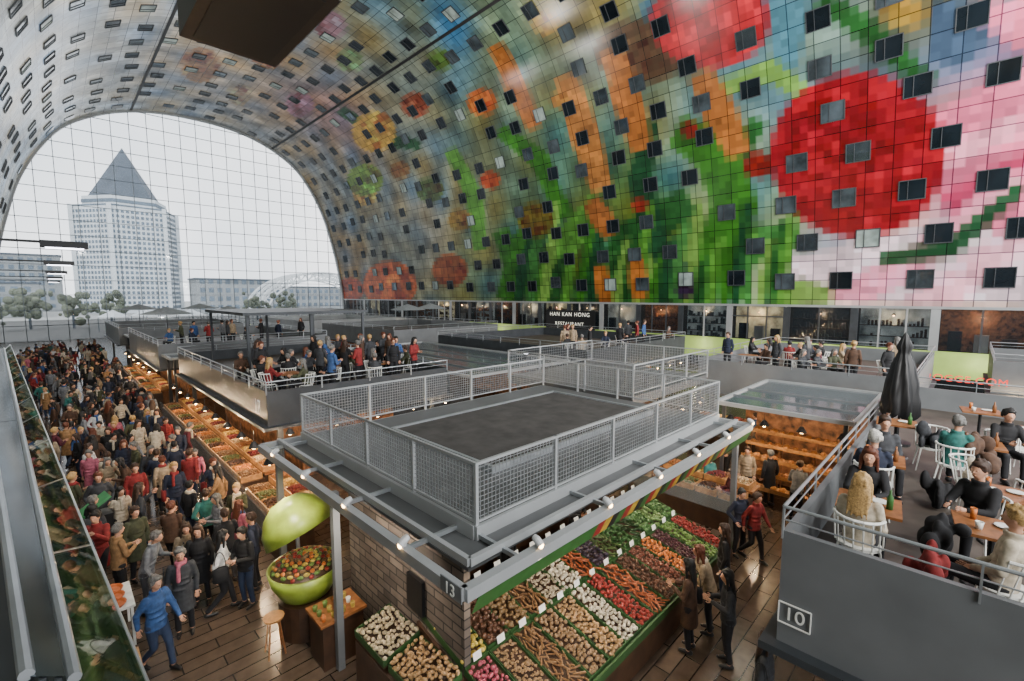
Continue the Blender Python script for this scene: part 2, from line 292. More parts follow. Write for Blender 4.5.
rest=MB(); WLIT=mat('glass painted as lit',(150,165,160),.25,0,.4,1); WGR=mat('grey window glass',(72,82,88),.12,.2,.6,.7); WMR=mat('reflective window glass',(100,112,120),.05,.8,.3,.7); WF=mat('window frame grey',(58,62,66),.5)  # pale WLIT colour stands in for light and sky reflected in panes
for i,(d,u,v,p) in enumerate(cand):
    c,t,n,y=winframe(u,v); w_=.74;h_=.68
    if i<290:
        fr=MB()
        for a in ((-w_,w_,-h_,-h_+.06),(-w_,w_,h_-.06,h_),(-w_,-w_+.06,-h_,h_),(w_-.06,w_,-h_,h_),(.2,.24,-h_,h_)): wbox(fr,c,t,n,y,*a,-.05,.1)
        g=MB(); wbox(g,c,t,n,y,-w_+.05,w_-.05,-h_+.05,h_-.05,-.05,.06)
        zone='low' if c.z<14 else ('mid height' if c.z<24 else 'high')
        o=fr.build('window_%d'%(i+1),WF,label='square window set %s in the vault, number %d outward from the viewer'%(zone,i+1),cat='window',kind='structure',group='windows in the vault')
        g.build('window_pane',random.choice([WGLASS]*7+[WGR]*3+[WMR]+[WLIT]) if c.x>CX+8 else random.choice([WGLASS,WGLASS,WGR,WMR,WLIT]),o)
    else: wbox(rest,c,t,n,y,-w_,w_,-h_,h_,-.05,.08)
if rest.v: rest.build('vault_windows',WGLASS,label='the many small far windows of the vault',cat='windows',kind='stuff')
# glass end wall
fac=thing('wall_far','cable net glass end wall of the hall filling the arch','glass wall',(CX,Y1,0),kind='structure')
right=fine[:len(fine)//2+1]; hz=lambda dx:float(np.interp(-abs(dx),-(right[:,0]-CX),right[:,1])); wz=lambda z:float(np.interp(z,right[:,1],right[:,0]-CX))
CAB=mat('cable steel',(100,108,114),.4,.4)
for k in range(-11,12):
    x=CX+k*2.2; MB().beam((x,Y1,0),(x,Y1,hz(k*2.2)),.09,.09).build('cable',CAB,fac)
for k in range(1,17): ww=wz(k*2.2); MB().beam((CX-ww,Y1,k*2.2),(CX+ww,Y1,k*2.2),.09,.09).build('cable',CAB,fac)
MB().add([(x,Y1+.1,z) for x,z in fine],[tuple(range(len(fine)))]).build('glass_pane',GLASS,fac)
m=MB()
for i in range(len(fine)-1):
    a,b_=fine[i],fine[i+1]; m.beam((a[0],Y1,a[1]),(b_[0],Y1,b_[1]),.7,.5)
m.build('rim_beam',LST,fac)
MB().bx(CX-25,CX+25,Y1-2.5,Y1-.6,0,3.0).build('entrance_lobby',DGLASS,fac)
# ---------------- outside
HZ=mat('hazy white facade',(176,184,190),.9,0,.08,.3); HZD=mat('hazy window strip',(84,98,112),.8,0,.3,.3); HZR=mat('hazy slate roof',(62,72,84),.8,0,.2,.3); HZB=mat('hazy grey building',(122,128,132),.9,0,.1,.3); HZS=mat('pale station steel',(188,194,198),.6,0,.05,.3)  # distance haze is mixed into these outdoor colours
TX,TY=22.9,230
tw=thing('tower_block','tall hexagonal tower with a pointed pencil like roof outside the glass wall','building',(TX,TY,0))
def hexp(r,a=.12): return [(TX+r*math.cos(a+k*math.pi/3),TY+r*math.sin(a+k*math.pi/3)) for k in range(6)]
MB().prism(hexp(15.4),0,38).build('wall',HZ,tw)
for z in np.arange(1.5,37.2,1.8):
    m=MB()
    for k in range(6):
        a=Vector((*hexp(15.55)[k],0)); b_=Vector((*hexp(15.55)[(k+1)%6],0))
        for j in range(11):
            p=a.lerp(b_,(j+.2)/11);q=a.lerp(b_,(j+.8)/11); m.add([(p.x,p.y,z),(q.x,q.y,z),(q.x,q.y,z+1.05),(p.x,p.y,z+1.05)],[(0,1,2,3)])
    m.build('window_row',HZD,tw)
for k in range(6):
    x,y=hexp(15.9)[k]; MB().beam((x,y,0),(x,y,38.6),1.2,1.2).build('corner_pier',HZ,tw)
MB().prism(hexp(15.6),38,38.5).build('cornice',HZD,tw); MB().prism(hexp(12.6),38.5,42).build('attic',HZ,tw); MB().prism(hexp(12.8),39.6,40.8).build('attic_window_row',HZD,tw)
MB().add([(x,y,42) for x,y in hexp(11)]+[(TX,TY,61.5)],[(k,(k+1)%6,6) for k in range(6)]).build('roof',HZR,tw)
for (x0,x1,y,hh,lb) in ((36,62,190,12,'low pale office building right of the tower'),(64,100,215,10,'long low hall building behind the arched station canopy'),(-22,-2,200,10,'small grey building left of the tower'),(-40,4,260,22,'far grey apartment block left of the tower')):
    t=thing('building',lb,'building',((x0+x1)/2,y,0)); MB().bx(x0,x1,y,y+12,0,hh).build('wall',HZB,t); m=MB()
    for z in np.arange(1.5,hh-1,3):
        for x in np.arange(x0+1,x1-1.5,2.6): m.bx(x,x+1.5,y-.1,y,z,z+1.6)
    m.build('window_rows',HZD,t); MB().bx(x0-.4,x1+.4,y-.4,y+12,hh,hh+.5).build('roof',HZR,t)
st=thing('station_canopy','curved pale steel arch canopy of a station seen through the glass wall','canopy',(62,145,0)); 
for dy in (0,6,12):
    m=MB(); pr=None
    for k in range(23):
        a=math.pi*k/22; p=(61+19*math.cos(a),145+dy,12.5*math.sin(a)+1); p2=(61+16.6*math.cos(a),145+dy,10.4*math.sin(a)+1)
        if pr: m.beam(pr[0],p,.6,.6); m.beam(pr[1],p2,.4,.4); m.beam(pr[0],p2,.25,.25); m.beam(p,p2,.25,.25)
        pr=(p,p2)
    m.build('arch_rib',HZS,st)
TREE=mat('hazy tree leaves',(85,92,80),.9,0,.35,.8)  # leaf colour greyed by painted haze
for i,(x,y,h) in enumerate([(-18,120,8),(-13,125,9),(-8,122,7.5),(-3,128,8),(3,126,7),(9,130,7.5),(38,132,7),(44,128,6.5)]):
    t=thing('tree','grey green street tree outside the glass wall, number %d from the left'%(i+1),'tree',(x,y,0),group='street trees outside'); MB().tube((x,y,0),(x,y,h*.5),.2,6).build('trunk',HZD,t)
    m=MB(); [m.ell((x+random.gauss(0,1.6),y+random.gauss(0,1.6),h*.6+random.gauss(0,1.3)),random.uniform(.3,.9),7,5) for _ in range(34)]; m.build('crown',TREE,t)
for i,(x,y) in enumerate([(8,112),(13,115),(20,112),(26,116),(31,113)]):
    t=thing('market_pavilion','small pale pointed pavilion on the square outside, number %d from the left'%(i+1),'pavilion',(x,y,0),group='pavilions on the square'); MB().lathe([(2.3,2.6),(.6,3.5),(0,3.9)],4,(x,y,0)).build('tent_roof',HZS,t)
    for a in (0,1,2,3): MB().tube((x+2.1*math.cos(a*math.pi/2),y+2.1*math.sin(a*math.pi/2),0),(x+2.1*math.cos(a*math.pi/2),y+2.1*math.sin(a*math.pi/2),2.6),.06,6).build('leg',HZD,t)
# ---------------- people
def tomesh(mb,vox,mats,sm=2,extra=None):
    me=mb.mesh('tmp',mats); o=bpy.data.objects.new('tmp',me); COL.objects.link(o)
    r=o.modifiers.new('r','REMESH'); r.mode='VOXEL'; r.voxel_size=vox; s=o.modifiers.new('s','SMOOTH'); s.factor=.6; s.iterations=sm
    S.view_layers[0].update(); n=bpy.data.meshes.new_from_object(o.evaluated_get(bpy.context.evaluated_depsgraph_get())); bpy.data.objects.remove(o)
    if extra:
        bm=bmesh.new(); bm.from_mesh(n); e=extra.mesh('e',mats); bm.from_mesh(e); bm.to_mesh(n); bm.free()
    n.materials.clear(); [n.materials.append(x) for x in mats]
    n.polygons.foreach_set('use_smooth',[True]*len(n.polygons)); n.update(); return n
ARM={'down':((.07,-.03,-.29),(.06,.05,-.53)),'front':((.08,.04,-.28),(-.08,.28,-.22)),'up':((.07,.14,-.24),(-.06,.32,-.02)),'pocket':((.12,-.09,-.27),(.04,.09,-.44)),'table':((.06,.16,-.24),(-.06,.38,-.22)),'lap':((.06,.04,-.29),(-.06,.26,-.38)),'swingf':((.06,.1,-.27),(.04,.26,-.45)),'swingb':((.07,-.14,-.26),(.06,-.14,-.5))}
POSE={'standing':(.93,0,'s','down','down'),'walking':(.92,.05,'w','swingf','swingb'),'holding':(.93,.03,'s','front','front'),'hands in pockets':(.93,0,'s','pocket','pocket'),'leaning':(.93,.28,'s','front','down'),'reaching':(.93,.05,'w','up','down'),'sitting':(.5,.08,'t','table','table'),'lounging':(.5,-.1,'t','lap','lap')}
def J(pose):
    hz_,ln,lg,al,ar=POSE[pose]; j={}; R=Matrix.Rotation(-ln,3,'X'); Pv=Vector((0,0,hz_)); j['P']=Pv; j['N']=Pv+R@Vector((0,0,.53)); j['R']=R; j['C']=Pv+R@Vector((0,0,.36)); j['W']=Pv+R@Vector((0,0,.16))
    for s,n,k in ((-1,'l',al),(1,'r',ar)):
        sh=Pv+R@Vector((s*.165,0,.485)); e,w_=ARM[k]; j['s'+n]=sh; j['e'+n]=sh+Vector((s*e[0],e[1],e[2])); j['w'+n]=sh+Vector((s*w_[0],w_[1],w_[2]))
        if lg=='s': K,An=Vector((s*.1,.02,.5)),Vector((s*.11,-.03,.085))
        elif lg=='w': K,An=(Vector((s*.09,.14,.52)),Vector((s*.09,.2,.09))) if s<0 else (Vector((s*.09,.03,.5)),Vector((s*.09,-.27,.13)))
        else: K,An=Vector((s*.13,.43,.52)),Vector((s*.13,.45,.085))
        j['h'+n]=Pv+Vector((s*.09,0,-.02)); j['k'+n]=K; j['a'+n]=An
    j['H']=j['N']+R@Vector((0,.03,.2)); return j
PC={}
def part(kind,pose,opt=''):
    key=(kind,pose,opt)
    if key in PC: return PC[key]
    j=J(pose); m=MB(); X=(1,0,0); R=j['R']; Hd=j['H']; rr=random.Random(kind+pose+opt)
    if kind=='body':
        m.ring([j['P']-Vector((0,0,.06)),j['P'],j['W'],j['C'],j['N']-R@Vector((0,0,.05)),j['N']],[.13,.15,.125,.155,.14,.06],[.09,.1,.085,.1,.08,.055],X)
        m.limb(j['N']-R@Vector((0,0,.04)),Hd-Vector((0,.01,.05)),.055,.05)
        m.ell(Hd,(.076,.094,.115),14,10); m.ell(Hd+Vector((0,.03,-.06)),(.052,.058,.055)); m.limb(Hd+Vector((0,.09,.0)),Hd+Vector((0,.108,-.025)),.011,.016,6)
        for s in (-1,1): m.ell(Hd+Vector((s*.078,-.005,-.01)),(.014,.022,.032),8,6)
        ex=MB(); ex.m=1
        for s in (-1,1): ex.ell(Hd+Vector((s*.03,.085,.005)),(.012,.01,.008),8,6)
        ex.m=2; ex.ell(Hd+Vector((0,.085,-.06)),(.024,.008,.008),8,6); ex.m=0
        for n,s in (('l',-1),('r',1)):
            m.limb(j['s'+n],j['e'+n],.05,.038); m.limb(j['e'+n],j['w'+n],.037,.025); m.limb(j['h'+n],j['k'+n],.085,.055); m.limb(j['k'+n],j['a'+n],.053,.036)
            m.limb(j['a'+n]-Vector((0,.02,.03)),j['a'+n]+Vector((0,.14,-.045)),.035,.028)
            d=(j['w'+n]-j['e'+n]).normalized(); sd=d.cross(Vector((0,1,.3))).normalized(); pn=sd.cross(d); w0=j['w'+n]; c=w0+d*.05; m.ring([w0,w0+d*.03,w0+d*.075,w0+d*.09],[.022,.038,.04,.034],[.017,.018,.016,.01],sd,10)
            for f in range(4):
                b0=w0+d*.082+sd*(-.03+f*.02); L=(.065,.075,.07,.055)[f]; b1=b0+d*L*.55+pn*.008; ex.limb(b0,b1,.0085,.008,6); ex.limb(b1,b1+d*L*.35+pn*L*.35,.008,.0065,6)
            b0=w0+d*.03-sd*.034; b1=b0+d*.03-sd*.026; ex.limb(b0,b1,.011,.009,6); ex.limb(b1,b1+d*.028+pn*.008,.009,.007,6)
        me=tomesh(m,.016,[SKIN,EYE,LIP],2,ex)
    elif kind=='jacket':
        sit=pose in('sitting','lounging'); low={'short':-.1,'coat':-.4}[opt]; base=j['P']+Vector((0,0,low if not sit else -.08))
        m.ring([base,j['P'],j['W'],j['C'],j['N']-R@Vector((0,0,.06)),j['N']+R@Vector((0,0,.01))],[.185 if opt=='short' else .2,.172,.15,.178,.16,.08],[.135 if opt=='short' else .16,.128,.115,.125,.105,.075],X,16)
        m.lathe([(.055,-.03),(.085,-.02),(.092,.035),(.075,.05),(.055,.03),(.055,-.03)],14,j['N']+Vector((0,.005,.02)))   # collar
        for n in 'lr':
            m.limb(j['s'+n],j['e'+n],.066,.053); m.limb(j['e'+n],j['w'+n]-(j['w'+n]-j['e'+n])*.03,.052,.04)
            for f in (.25,.6,.9): c=j['s'+n].lerp(j['e'+n],f); m.ell(c+Vector((rr.uniform(-.015,.015),rr.uniform(-.015,.015),0)),(.066-.012*f,.066-.012*f,.02),10,6)
        for f in (.1,.3,.5): c=j['P'].lerp(j['N'],f); m.ell(c+Vector((rr.uniform(-.03,.03),.02,0)),(.17-.03*math.sin(f*5),.128,.03),14,6)   # folds
        me=tomesh(m,.018,[MSTEEL],1)
    elif kind=='trousers':
        m.ell(j['P'],(.155,.118,.12))
        for n in 'lr': m.limb(j['h'+n],j['k'+n],.095,.068); m.limb(j['k'+n],j['a'+n]+Vector((0,0,.04)),.066,.052); m.ell(j['a'+n]+Vector((0,0,.06)),(.06,.06,.03))
        me=tomesh(m,.022,[BLACK],1)
    elif kind=='hair':
        m.ell(Hd+Vector((0,-.022,.03)),(.094,.102,.112),14,10); m.ell(Hd+Vector((rr.uniform(-.02,.02),.045,.085)),(.07,.05,.038),12,8)
        for k in range(14):
            a=rr.uniform(.1,math.pi*2-.1); e_=rr.uniform(-.2,1.3); ca_=math.cos(e_); px=math.sin(a)*ca_*.088; py=-math.cos(a)*ca_*.095-.022; pz=math.sin(e_)*.105+.035
            if py>.04 and pz<.07: continue
            m.limb(Hd+Vector((px,py,pz)),Hd+Vector((px*1.06,py*1.05-.01,pz-.05)),.022,.014,6)
        if opt=='long': m.ring([Hd+Vector((0,-.04,.06)),Hd+Vector((0,-.07,-.06)),Hd+Vector((0,-.1,-.2)),Hd+Vector((0,-.13,-.32)),Hd+Vector((0,-.14,-.36))],[.08,.11,.125,.09,.04],[.06,.055,.045,.03,.015],X); [m.limb(Hd+Vector((s*.085,.01,.0)),Hd+Vector((s*.1,.0,-.2)),.03,.02,7) for s in (-1,1)]; [m.limb(Hd+Vector((x,-.1,-.1)),Hd+Vector((x*1.1,-.15,-.38)),.022,.01,6) for x in (-.09,-.05,0,.05,.09)]
        if opt=='bun': m.ell(Hd+Vector((0,-.12,.05)),.05)
        me=tomesh(m,.012,[BLACK],1)
    elif kind=='shoe':
        n=opt; a=j['a'+n]; m.limb(a-Vector((0,.035,.035)),a+Vector((0,.06,-.04)),.05,.045); m.limb(a+Vector((0,.03,-.04)),a+Vector((0,.15,-.05)),.045,.033); me=tomesh(m,.018,[BLACK],1)
    elif kind=='scarf':
        m.lathe([(.06,-.05),(.1,-.04),(.11,0),(.09,.04),(.06,.05),(.06,-.05)],14,j['N']+Vector((0,.01,.03))); m.limb(j['N']+Vector((.04,.11,0)),j['C']+Vector((.05,.15,-.1)),.035,.04); me=tomesh(m,.018,[LIME],1)
    PC[key]=me; return me
JC={'black':(20,20,23),'navy':(26,33,52),'dark grey':(48,50,54),'tan':(140,105,68),'blue':(48,78,125),'red':(120,32,32),'olive':(62,65,44),'cream':(180,168,148),'brown':(72,50,36),'white':(190,190,190),'teal':(40,98,92),'burgundy':(78,25,36),'light grey':(112,114,118),'pink':(165,88,105),'beige':(140,122,98)}
HC={'brown':(52,33,20),'black':(14,12,11),'grey':(92,90,87),'blond':(165,132,82),'white':(175,172,165),'auburn':(86,42,22)}
jm={k:mat('cloth '+k,v,.85,0,.3,14) for k,v in JC.items()}; hm={k:mat('hair '+k,v,.65,0,.45,60) for k,v in HC.items()}
tm={'dark':mat('trousers dark',(22,22,26),.85),'denim':mat('trousers denim',(38,50,74),.85),'grey':mat('trousers grey',(64,64,68),.85)}
bgm=MB(); bgm.ring([(0,0,-.16),(0,0,-.14),(0,0,.12),(0,0,.15)],[.12,.15,.14,.1],[.05,.07,.06,.03],(1,0,0),14); bagm=bgm.mesh('bag_body',BLACK,True); st_=MB(); pv=None
for k in range(9):
    a=math.pi*k/8; p=(.1*math.cos(a),0,.13+.34*math.sin(a)); 
    if pv: st_.tube(pv,p,.009,5)
    pv=p
strapm=st_.mesh('strap',BLACK,True)
occ=[]; nbag=0
def person(pose,loc,rz,j,h='brown',hs='short',coat='short',t='dark',lab=None,group=None,scarf=None,sc=1,ext=''):
    parts=[('body',part('body',pose),None),('jacket',part('jacket',pose,coat),None),('trousers',part('trousers',pose),None),('hair',part('hair',pose,hs),None),('shoe',part('shoe',pose,'l'),None),('shoe',part('shoe',pose,'r'),None)]
    mats={'jacket':jm[j],'trousers':tm[t],'hair':hm[h]}
    if scarf: parts.append(('scarf',part('scarf',pose),1)); mats['scarf']=jm[scarf]
    lab=lab or '%s person, %s %s, %s trousers, %s %s hair%s%s'%(pose,j,'coat' if coat=='coat' else 'jacket',t,hs,h,', %s scarf'%scarf if scarf else '',ext)
    occ.append((loc[0],loc[1])); return spawn(parts,'person',lab,'person',loc,rz,group,sc,mats)
def shoulderbag(loc,rz,c,lab):
    off=Matrix.Rotation(rz,3,'Z')@Vector((.27,-.02,0)); spawn([('bag_body',bagm,None),('strap',strapm,0)],'shoulder_bag',lab,'bag',(loc[0]+off.x,loc[1]+off.y,.98),rz+R_(90),'bags of the shoppers',1,{'bag_body':jm[c]})
FG=[(160,670,'walking','blue','grey','short','short','denim',-150,None,'man in a bright blue jacket and jeans walking at the front of the crowd'),(186,634,'standing','dark grey','grey','bun','coat','dark',170,'pink','woman in a dark coat with a pink scarf behind the man in blue'),(122,604,'holding','tan','grey','short','short','dark',-70,None,'man in a tan jacket standing by the counter at the left'),(150,612,'leaning','light grey','grey','short','short','grey',-120,None,'older man in a light grey jacket bending forward beside the tan jacket'),(224,612,'walking','white','black','long','short','dark',-100,None,'woman in a white jacket and dark trousers at the edge of the open floor'),(203,604,'standing','black','brown','long','coat','dark',160,None,'woman in a long black coat with long brown hair left of the white jacket'),(248,606,'holding','black','black','short','short','denim',120,None,'person in a black jacket and jeans right of the white jacket'),(256,588,'hands in pockets','navy','brown','short','short','dark',60,None,'man in a navy jacket with hands in pockets by the green kiosk'),(98,566,'standing','black','grey','short','short','dark',-60,None,'grey haired man in a black jacket at the far left counter'),(175,574,'reaching','brown','auburn','short','short','dark',-30,None,'person in a brown jacket raising a hand in the crowd front'),(140,580,'standing','olive','brown','short','coat','dark',200,None,'person in a long olive coat behind the tan jacket'),
(722,603,'standing','black','brown','long','short','denim',20,None,'person in black jacket and jeans, long hair, in the aisle by the produce stand'),(752,560,'walking','red','brown','short','short','dark',160,None,'person in a red jacket walking in the aisle beside the vegetables'),(738,556,'hands in pockets','navy','black','short','short','dark',150,None,'person in a navy jacket left of the red jacket'),(688,650,'holding','brown','black','long','coat','dark',10,None,'person in a long brown coat standing before the produce crates'),(726,664,'holding','dark grey','black','long','short','dark',30,None,'dark haired person in a dark grey jacket holding something near the crates'),(708,632,'leaning','beige','auburn','long','short','dark',20,'cream','person with auburn hair and cream scarf bent over the vegetables'),(760,742,'standing','dark grey','brown','long','short','dark',-170,None,'long haired person at the bottom edge below the grey balcony'),(745,500,'standing','beige','brown','short','short','dark',100,None,'person in a beige jacket further along the aisle'),(708,510,'standing','teal','blond','short','short','dark',-20,None,'person in a teal jacket at the far end of the vegetables'),(755,455,'walking','blue','brown','short','short','dark',0,None,'person in a blue jacket beyond the canopy corner'),(795,520,'leaning','light grey','brown','short','short','dark',-90,None,'person in a light grey jacket in front of the bread shelves'),(725,478,'hands in pockets','olive','black','short','short','dark',60,None,'person in an olive jacket deep in the right aisle'),(730,530,'holding','burgundy','brown','long','short','dark',40,None,'long haired person in a burgundy jacket beyond the navy jacket'),(768,505,'standing','black','grey','short','coat','dark',-40,None,'grey haired person in a black coat near the bread shelves')]
for i,(px,py,pose,j,h,hs,ct,t,rz,sc,lab) in enumerate(FG):
    l=at(px,py,0); person(pose,l,R_(rz),j,h,hs,ct,t,lab,scarf=sc)
    if i in (1,4,5,9,11,14,17): shoulderbag(l,R_(rz),{1:'brown',4:'black',5:'red',9:'tan',11:'brown',14:'black',17:'olive'}[i],'shoulder bag on the '+' '.join(lab.split()[:9]))
used=set(); n=0; tries=0
while n<225 and tries<25000:
    tries+=1; y=11.6+random.random()**1.5*57; x=random.uniform(-1.6-y*.01,3.1+.004*y)
    if y<12.5 and x<1.5: continue
    md=.5+y*.002
    if any((x-a)**2+(y-b)**2<md*md for a,b in occ): continue
    pose=random.choice(['standing','walking','walking','holding','hands in pockets','leaning','reaching']); j=random.choice(['black']*6+['navy']*4+['dark grey']*4+['brown','brown','tan','tan','blue','red','red','olive','olive','cream','cream','white','burgundy','light grey','light grey','pink','beige','beige','teal']); h=random.choice(['brown','brown','brown','black','black','grey','blond','auburn']); hs=random.choice(['short','short','long','long','bun']); t=random.choice(['dark','dark','denim','grey']); ct=random.choice(['short','short','coat']); sf=random.choice([None,None,None,None,'red','cream','blue'])
    k=(pose,j,h,hs,t,ct,sf)
    if k in used: continue
    used.add(k); zone=', crowd front' if y<17 else (', mid crowd' if y<32 else ', far aisle'); rz=R_(random.choice([0,180,180,90,-90])+random.uniform(-35,35))
    person(pose,(x,y,0),rz,j,h,hs,ct,t,None,'shoppers in the left aisle',sf,random.uniform(.93,1.06),zone); n+=1
    if y<28 and pose in('standing','hands in pockets') and random.random()<.5: c=random.choice(['black','brown','tan','red','olive','cream']); shoulderbag((x,y),rz,c,'%s shoulder bag of a shopper in the left aisle'%c)
# ---------------- middle stall with mesh deck
K=3.35; x0,x1,y0,y1=3.02,12.3,3.77,10.75
cn=thing('stall_canopy','grey steel canopy frame with a mesh railed roof deck over the produce stall','market stall',(7.6,7.2,0))
mx0,mx1,my0,my1=3.91,12.3,4.6,10.72; zd=3.45; zt=4.33
for (a,b_) in (((x0,y0),(x1,y0)),((x0,y0),(x0,y1)),((x1,y0),(x1,y1)),((x0,y1),(x1,y1))): MB().beam((*a,K-.06),(*b_,K-.06),.12,.15).build('outer_beam',LST,cn)
for (a,b_) in (((x0+.36,y0+.34),(x1,y0+.34)),((x0+.36,y0+.34),(x0+.36,y1))): MB().beam((*a,K+.02),(*b_,K+.02),.07,.1).build('inner_beam',LST,cn)
for k in range(5): x=x0+.9+k*2.0; MB().beam((x,y0,K-.02),(x,my0,K-.02),.05,.06).build('cross_bar',STEEL,cn)
for k in range(4): y=y0+1.2+k*1.8; MB().beam((x0,y,K-.02),(mx0,y,K-.02),.05,.06).build('cross_bar',STEEL,cn)
MB().bx(x0+.36,mx0,y0+.36,y1,K-.12,K-.08).build('gutter_panel',SLAB,cn); MB().bx(mx0,x1,y0+.36,my0,K-.1,K-.06).build('gutter_panel',SLAB,cn)
MB().bx(mx0,mx1,my0,my1,K-.3,K+.03).build('roof_slab',SLAB,cn)
MB().bx(mx0-.04,mx1,my0-.06,my0,K-.2,zd+.02).build('deck_edge',LST,cn); MB().bx(mx0-.06,mx0,my0,my1,K-.2,zd+.02).build('deck_edge',LST,cn)
hx0,hx1,hy0,hy1=5.5,11.3,6.0,9.4
MB().bx(hx0,hx1,hy0,hy1,K+.03,K+.12).build('roof_membrane',ROOF,cn)
for q in ((hx0-.07,hx1+.07,hy0-.07,hy0),(hx0-.07,hx0,hy0,hy1+.07),(hx0,hx1+.07,hy1,hy1+.07),(hx1,hx1+.07,hy0,hy1)): MB().bx(*q,K+.03,K+.16).build('membrane_kerb',STEEL,cn)
MW=mat('wire mesh',(150,153,155),.4,.5)
def meshrail(pts,zb,zt,par,pns,step=.07,r=.004):
    for (a,b_),pn in zip(zip(pts,pts[1:]+pts[:1]),pns):
        a=Vector(a);b_=Vector(b_);L=(b_-a).length; d=(b_-a)/L
        MB().beam((*(a+d*.026).xy,zt),(*(b_-d*.026).xy,zt),.045,.04).build('top_rail',LST,par); MB().beam((*(a+d*.026).xy,zb+.06),(*(b_-d*.026).xy,zb+.06),.035,.03).build('bottom_rail',LST,par)
        for i in range(pn):
            p=a+d*L*i/pn; MB().beam((p.x,p.y,zb-.15),(p.x,p.y,zt+.02),.05,.05).build('rail_post',LST,par)
            p=a+d*L*i/pn;q=a+d*L*(i+1)/pn; m=MB(); nn=int((q-p).length/step)
            for k in range(1,nn): c=p.lerp(q,k/nn); m.beam((c.x,c.y,zb+.07),(c.x,c.y,zt-.02),r*2,r*2)
            zz=zb+.12
            while zz<zt-.03: m.beam((p.x,p.y,zz),(q.x,q.y,zz),r*2,r*2); zz+=step
            m.build('mesh_panel',MW,par)
meshrail([(mx0,my0,0),(mx1,my0,0),(mx1,my1,0),(mx0,my1,0)],zd,zt,cn,[5,4,5,4])
for (x,y) in ((3.2,7.5),(x1-.1,y0+.3),(x1-.1,y1-.2),(3.3,y1-.2)): MB().beam((x,y,0),(x,y,K-.1),.12,.12).build('column',MSTEEL,cn)
MB().bx(x0-.075,x0-.062,y0-.04,y0+.34,K-.125,K+.065).build('number_plate',MSTEEL,cn)
text('13',(x0-.09,y0+.15,K-.03),(R_(90),0,R_(-90)),.2,WHITE,'white number 13 on the canopy corner')
aw=thing('striped_awning','rolled awning strip in green, red, yellow and black stripes under the canopy edge','awning',(7.6,y0+.25,2.9))
AC=[mat('awning green',(50,100,42)),mat('awning red',(140,34,32)),mat('awning yellow',(180,148,45)),mat('awning black',(22,22,22))]
for i in range(46):
    xa=x0+.2+i*.2; c=0 if i<12 or i>38 else [1,2,3,0][i%4]
    MB().add([(xa,y0-.02,K-.16),(xa+.2,y0-.02,K-.16),(xa+.2,y0+.12,K-.46),(xa,y0+.12,K-.46)],[(0,1,2,3)]).build('stripe',AC[c],aw)
SPG=mat('spotlight grey',(185,186,186),.4,.2)
hs=MB(); hs.tube((0,0,0),(0,0,.1),.02,8); hs.ring([(0,-.06,.14),(0,.0,.12),(0,.1,.05)],[.05,.065,.065],[.05,.065,.065],(1,0,0)); hsm=hs.mesh('spot',SPG); gl=MB(); gl.ell((0,.1,.05),(.05,.03,.05)); glm=gl.mesh('lens',WARM)
SPT=[('housing',hsm,None),('lens',glm,0)]
for i in range(6):
    x=x0+1.2+i*1.6; spawn(SPT,'spotlight','small grey spotlight on the front canopy beam, number %d from the corner'%(i+1),'spotlight',(x,y0,K+.02),R_(180),'spotlights on the canopy',.8)
    light('SPOT',(x,y0+.25,K-.5),85,(1,.83,.62),.05,(0,.35,-1),spot=2.2)
    light('SPOT',(x,y0-.1,K-.1),60,(1,.85,.66),.05,(0,-.5,-1),spot=2.0)
for i in range(4): spawn(SPT,'spotlight','small grey spotlight on the left canopy beam, number %d from the corner'%(i+1),'spotlight',(x0,y0+1.2+i*1.6,K+.02),R_(90),'spotlights on the canopy left side',.8)
light('SPOT',(2.9,6.6,K-.3),230,(1,.86,.7),.1,(.55,.25,-.6),spot=2.4); light('SPOT',(2.9,9.5,K-.2),260,(1,.82,.6),.1,(-.5,.3,-1),spot=2.4)  # first spot is added, without a fixture, to brighten the stone wall
# stall interior
iw=thing('stall_interior','stone clad back wall and service counter inside the produce stall','stall wall',(7,8,0)); MB().bx(4.0,4.12,5.0,8.7,0,K-.35).build('stone_wall',BRICKM,iw); MB().bx(4.12,12,8.6,8.75,0,K-.35).build('back_wall',WARML,iw); MB().bx(5.4,11,7.2,7.9,0,1.0).build('counter',DWOOD,iw); MB().bx(5.3,11.1,7.1,8,1,1.05).build('countertop',LWOOD,iw)
tag(MB().bx(3.93,3.99,6.0,6.45,1.35,1.95).build('chalkboard',BLACK),'small black chalkboard hanging on the stone wall','chalkboard')
for z in (1.3,1.8,2.3): MB().bx(5,11.5,8.3,8.6,z,z+.04).build('shelf',WOOD,iw)
bm_=MB(); bm_.lathe([(.0,0),(.04,0),(.042,.16),(.015,.22),(.015,.28),(.0,.28)],10); btl=bm_.mesh('bottle',AC[0],True)
for i in range(40): spawn1('bottle',btl,'small bottle or jar on the shelves at the back of the produce stall','bottle',(5.2+(i%20)*.31,8.45,1.34+.5*(i//20)),(0,0,0),'bottles behind the produce stall',1,random.choice(AC+[WOOD,WHITE]))
person('standing',(6.6,6.75,0),R_(180),'black','brown','short',lab='stall keeper in black standing behind the vegetable crates'); person('holding',(9,6.75,0),R_(170),'dark grey','black','bun',lab='stall keeper in dark grey at the right half of the vegetables')
for x in (6,9,11): light('POINT',(x,7.4,2.7),85,(1,.78,.52),.15)
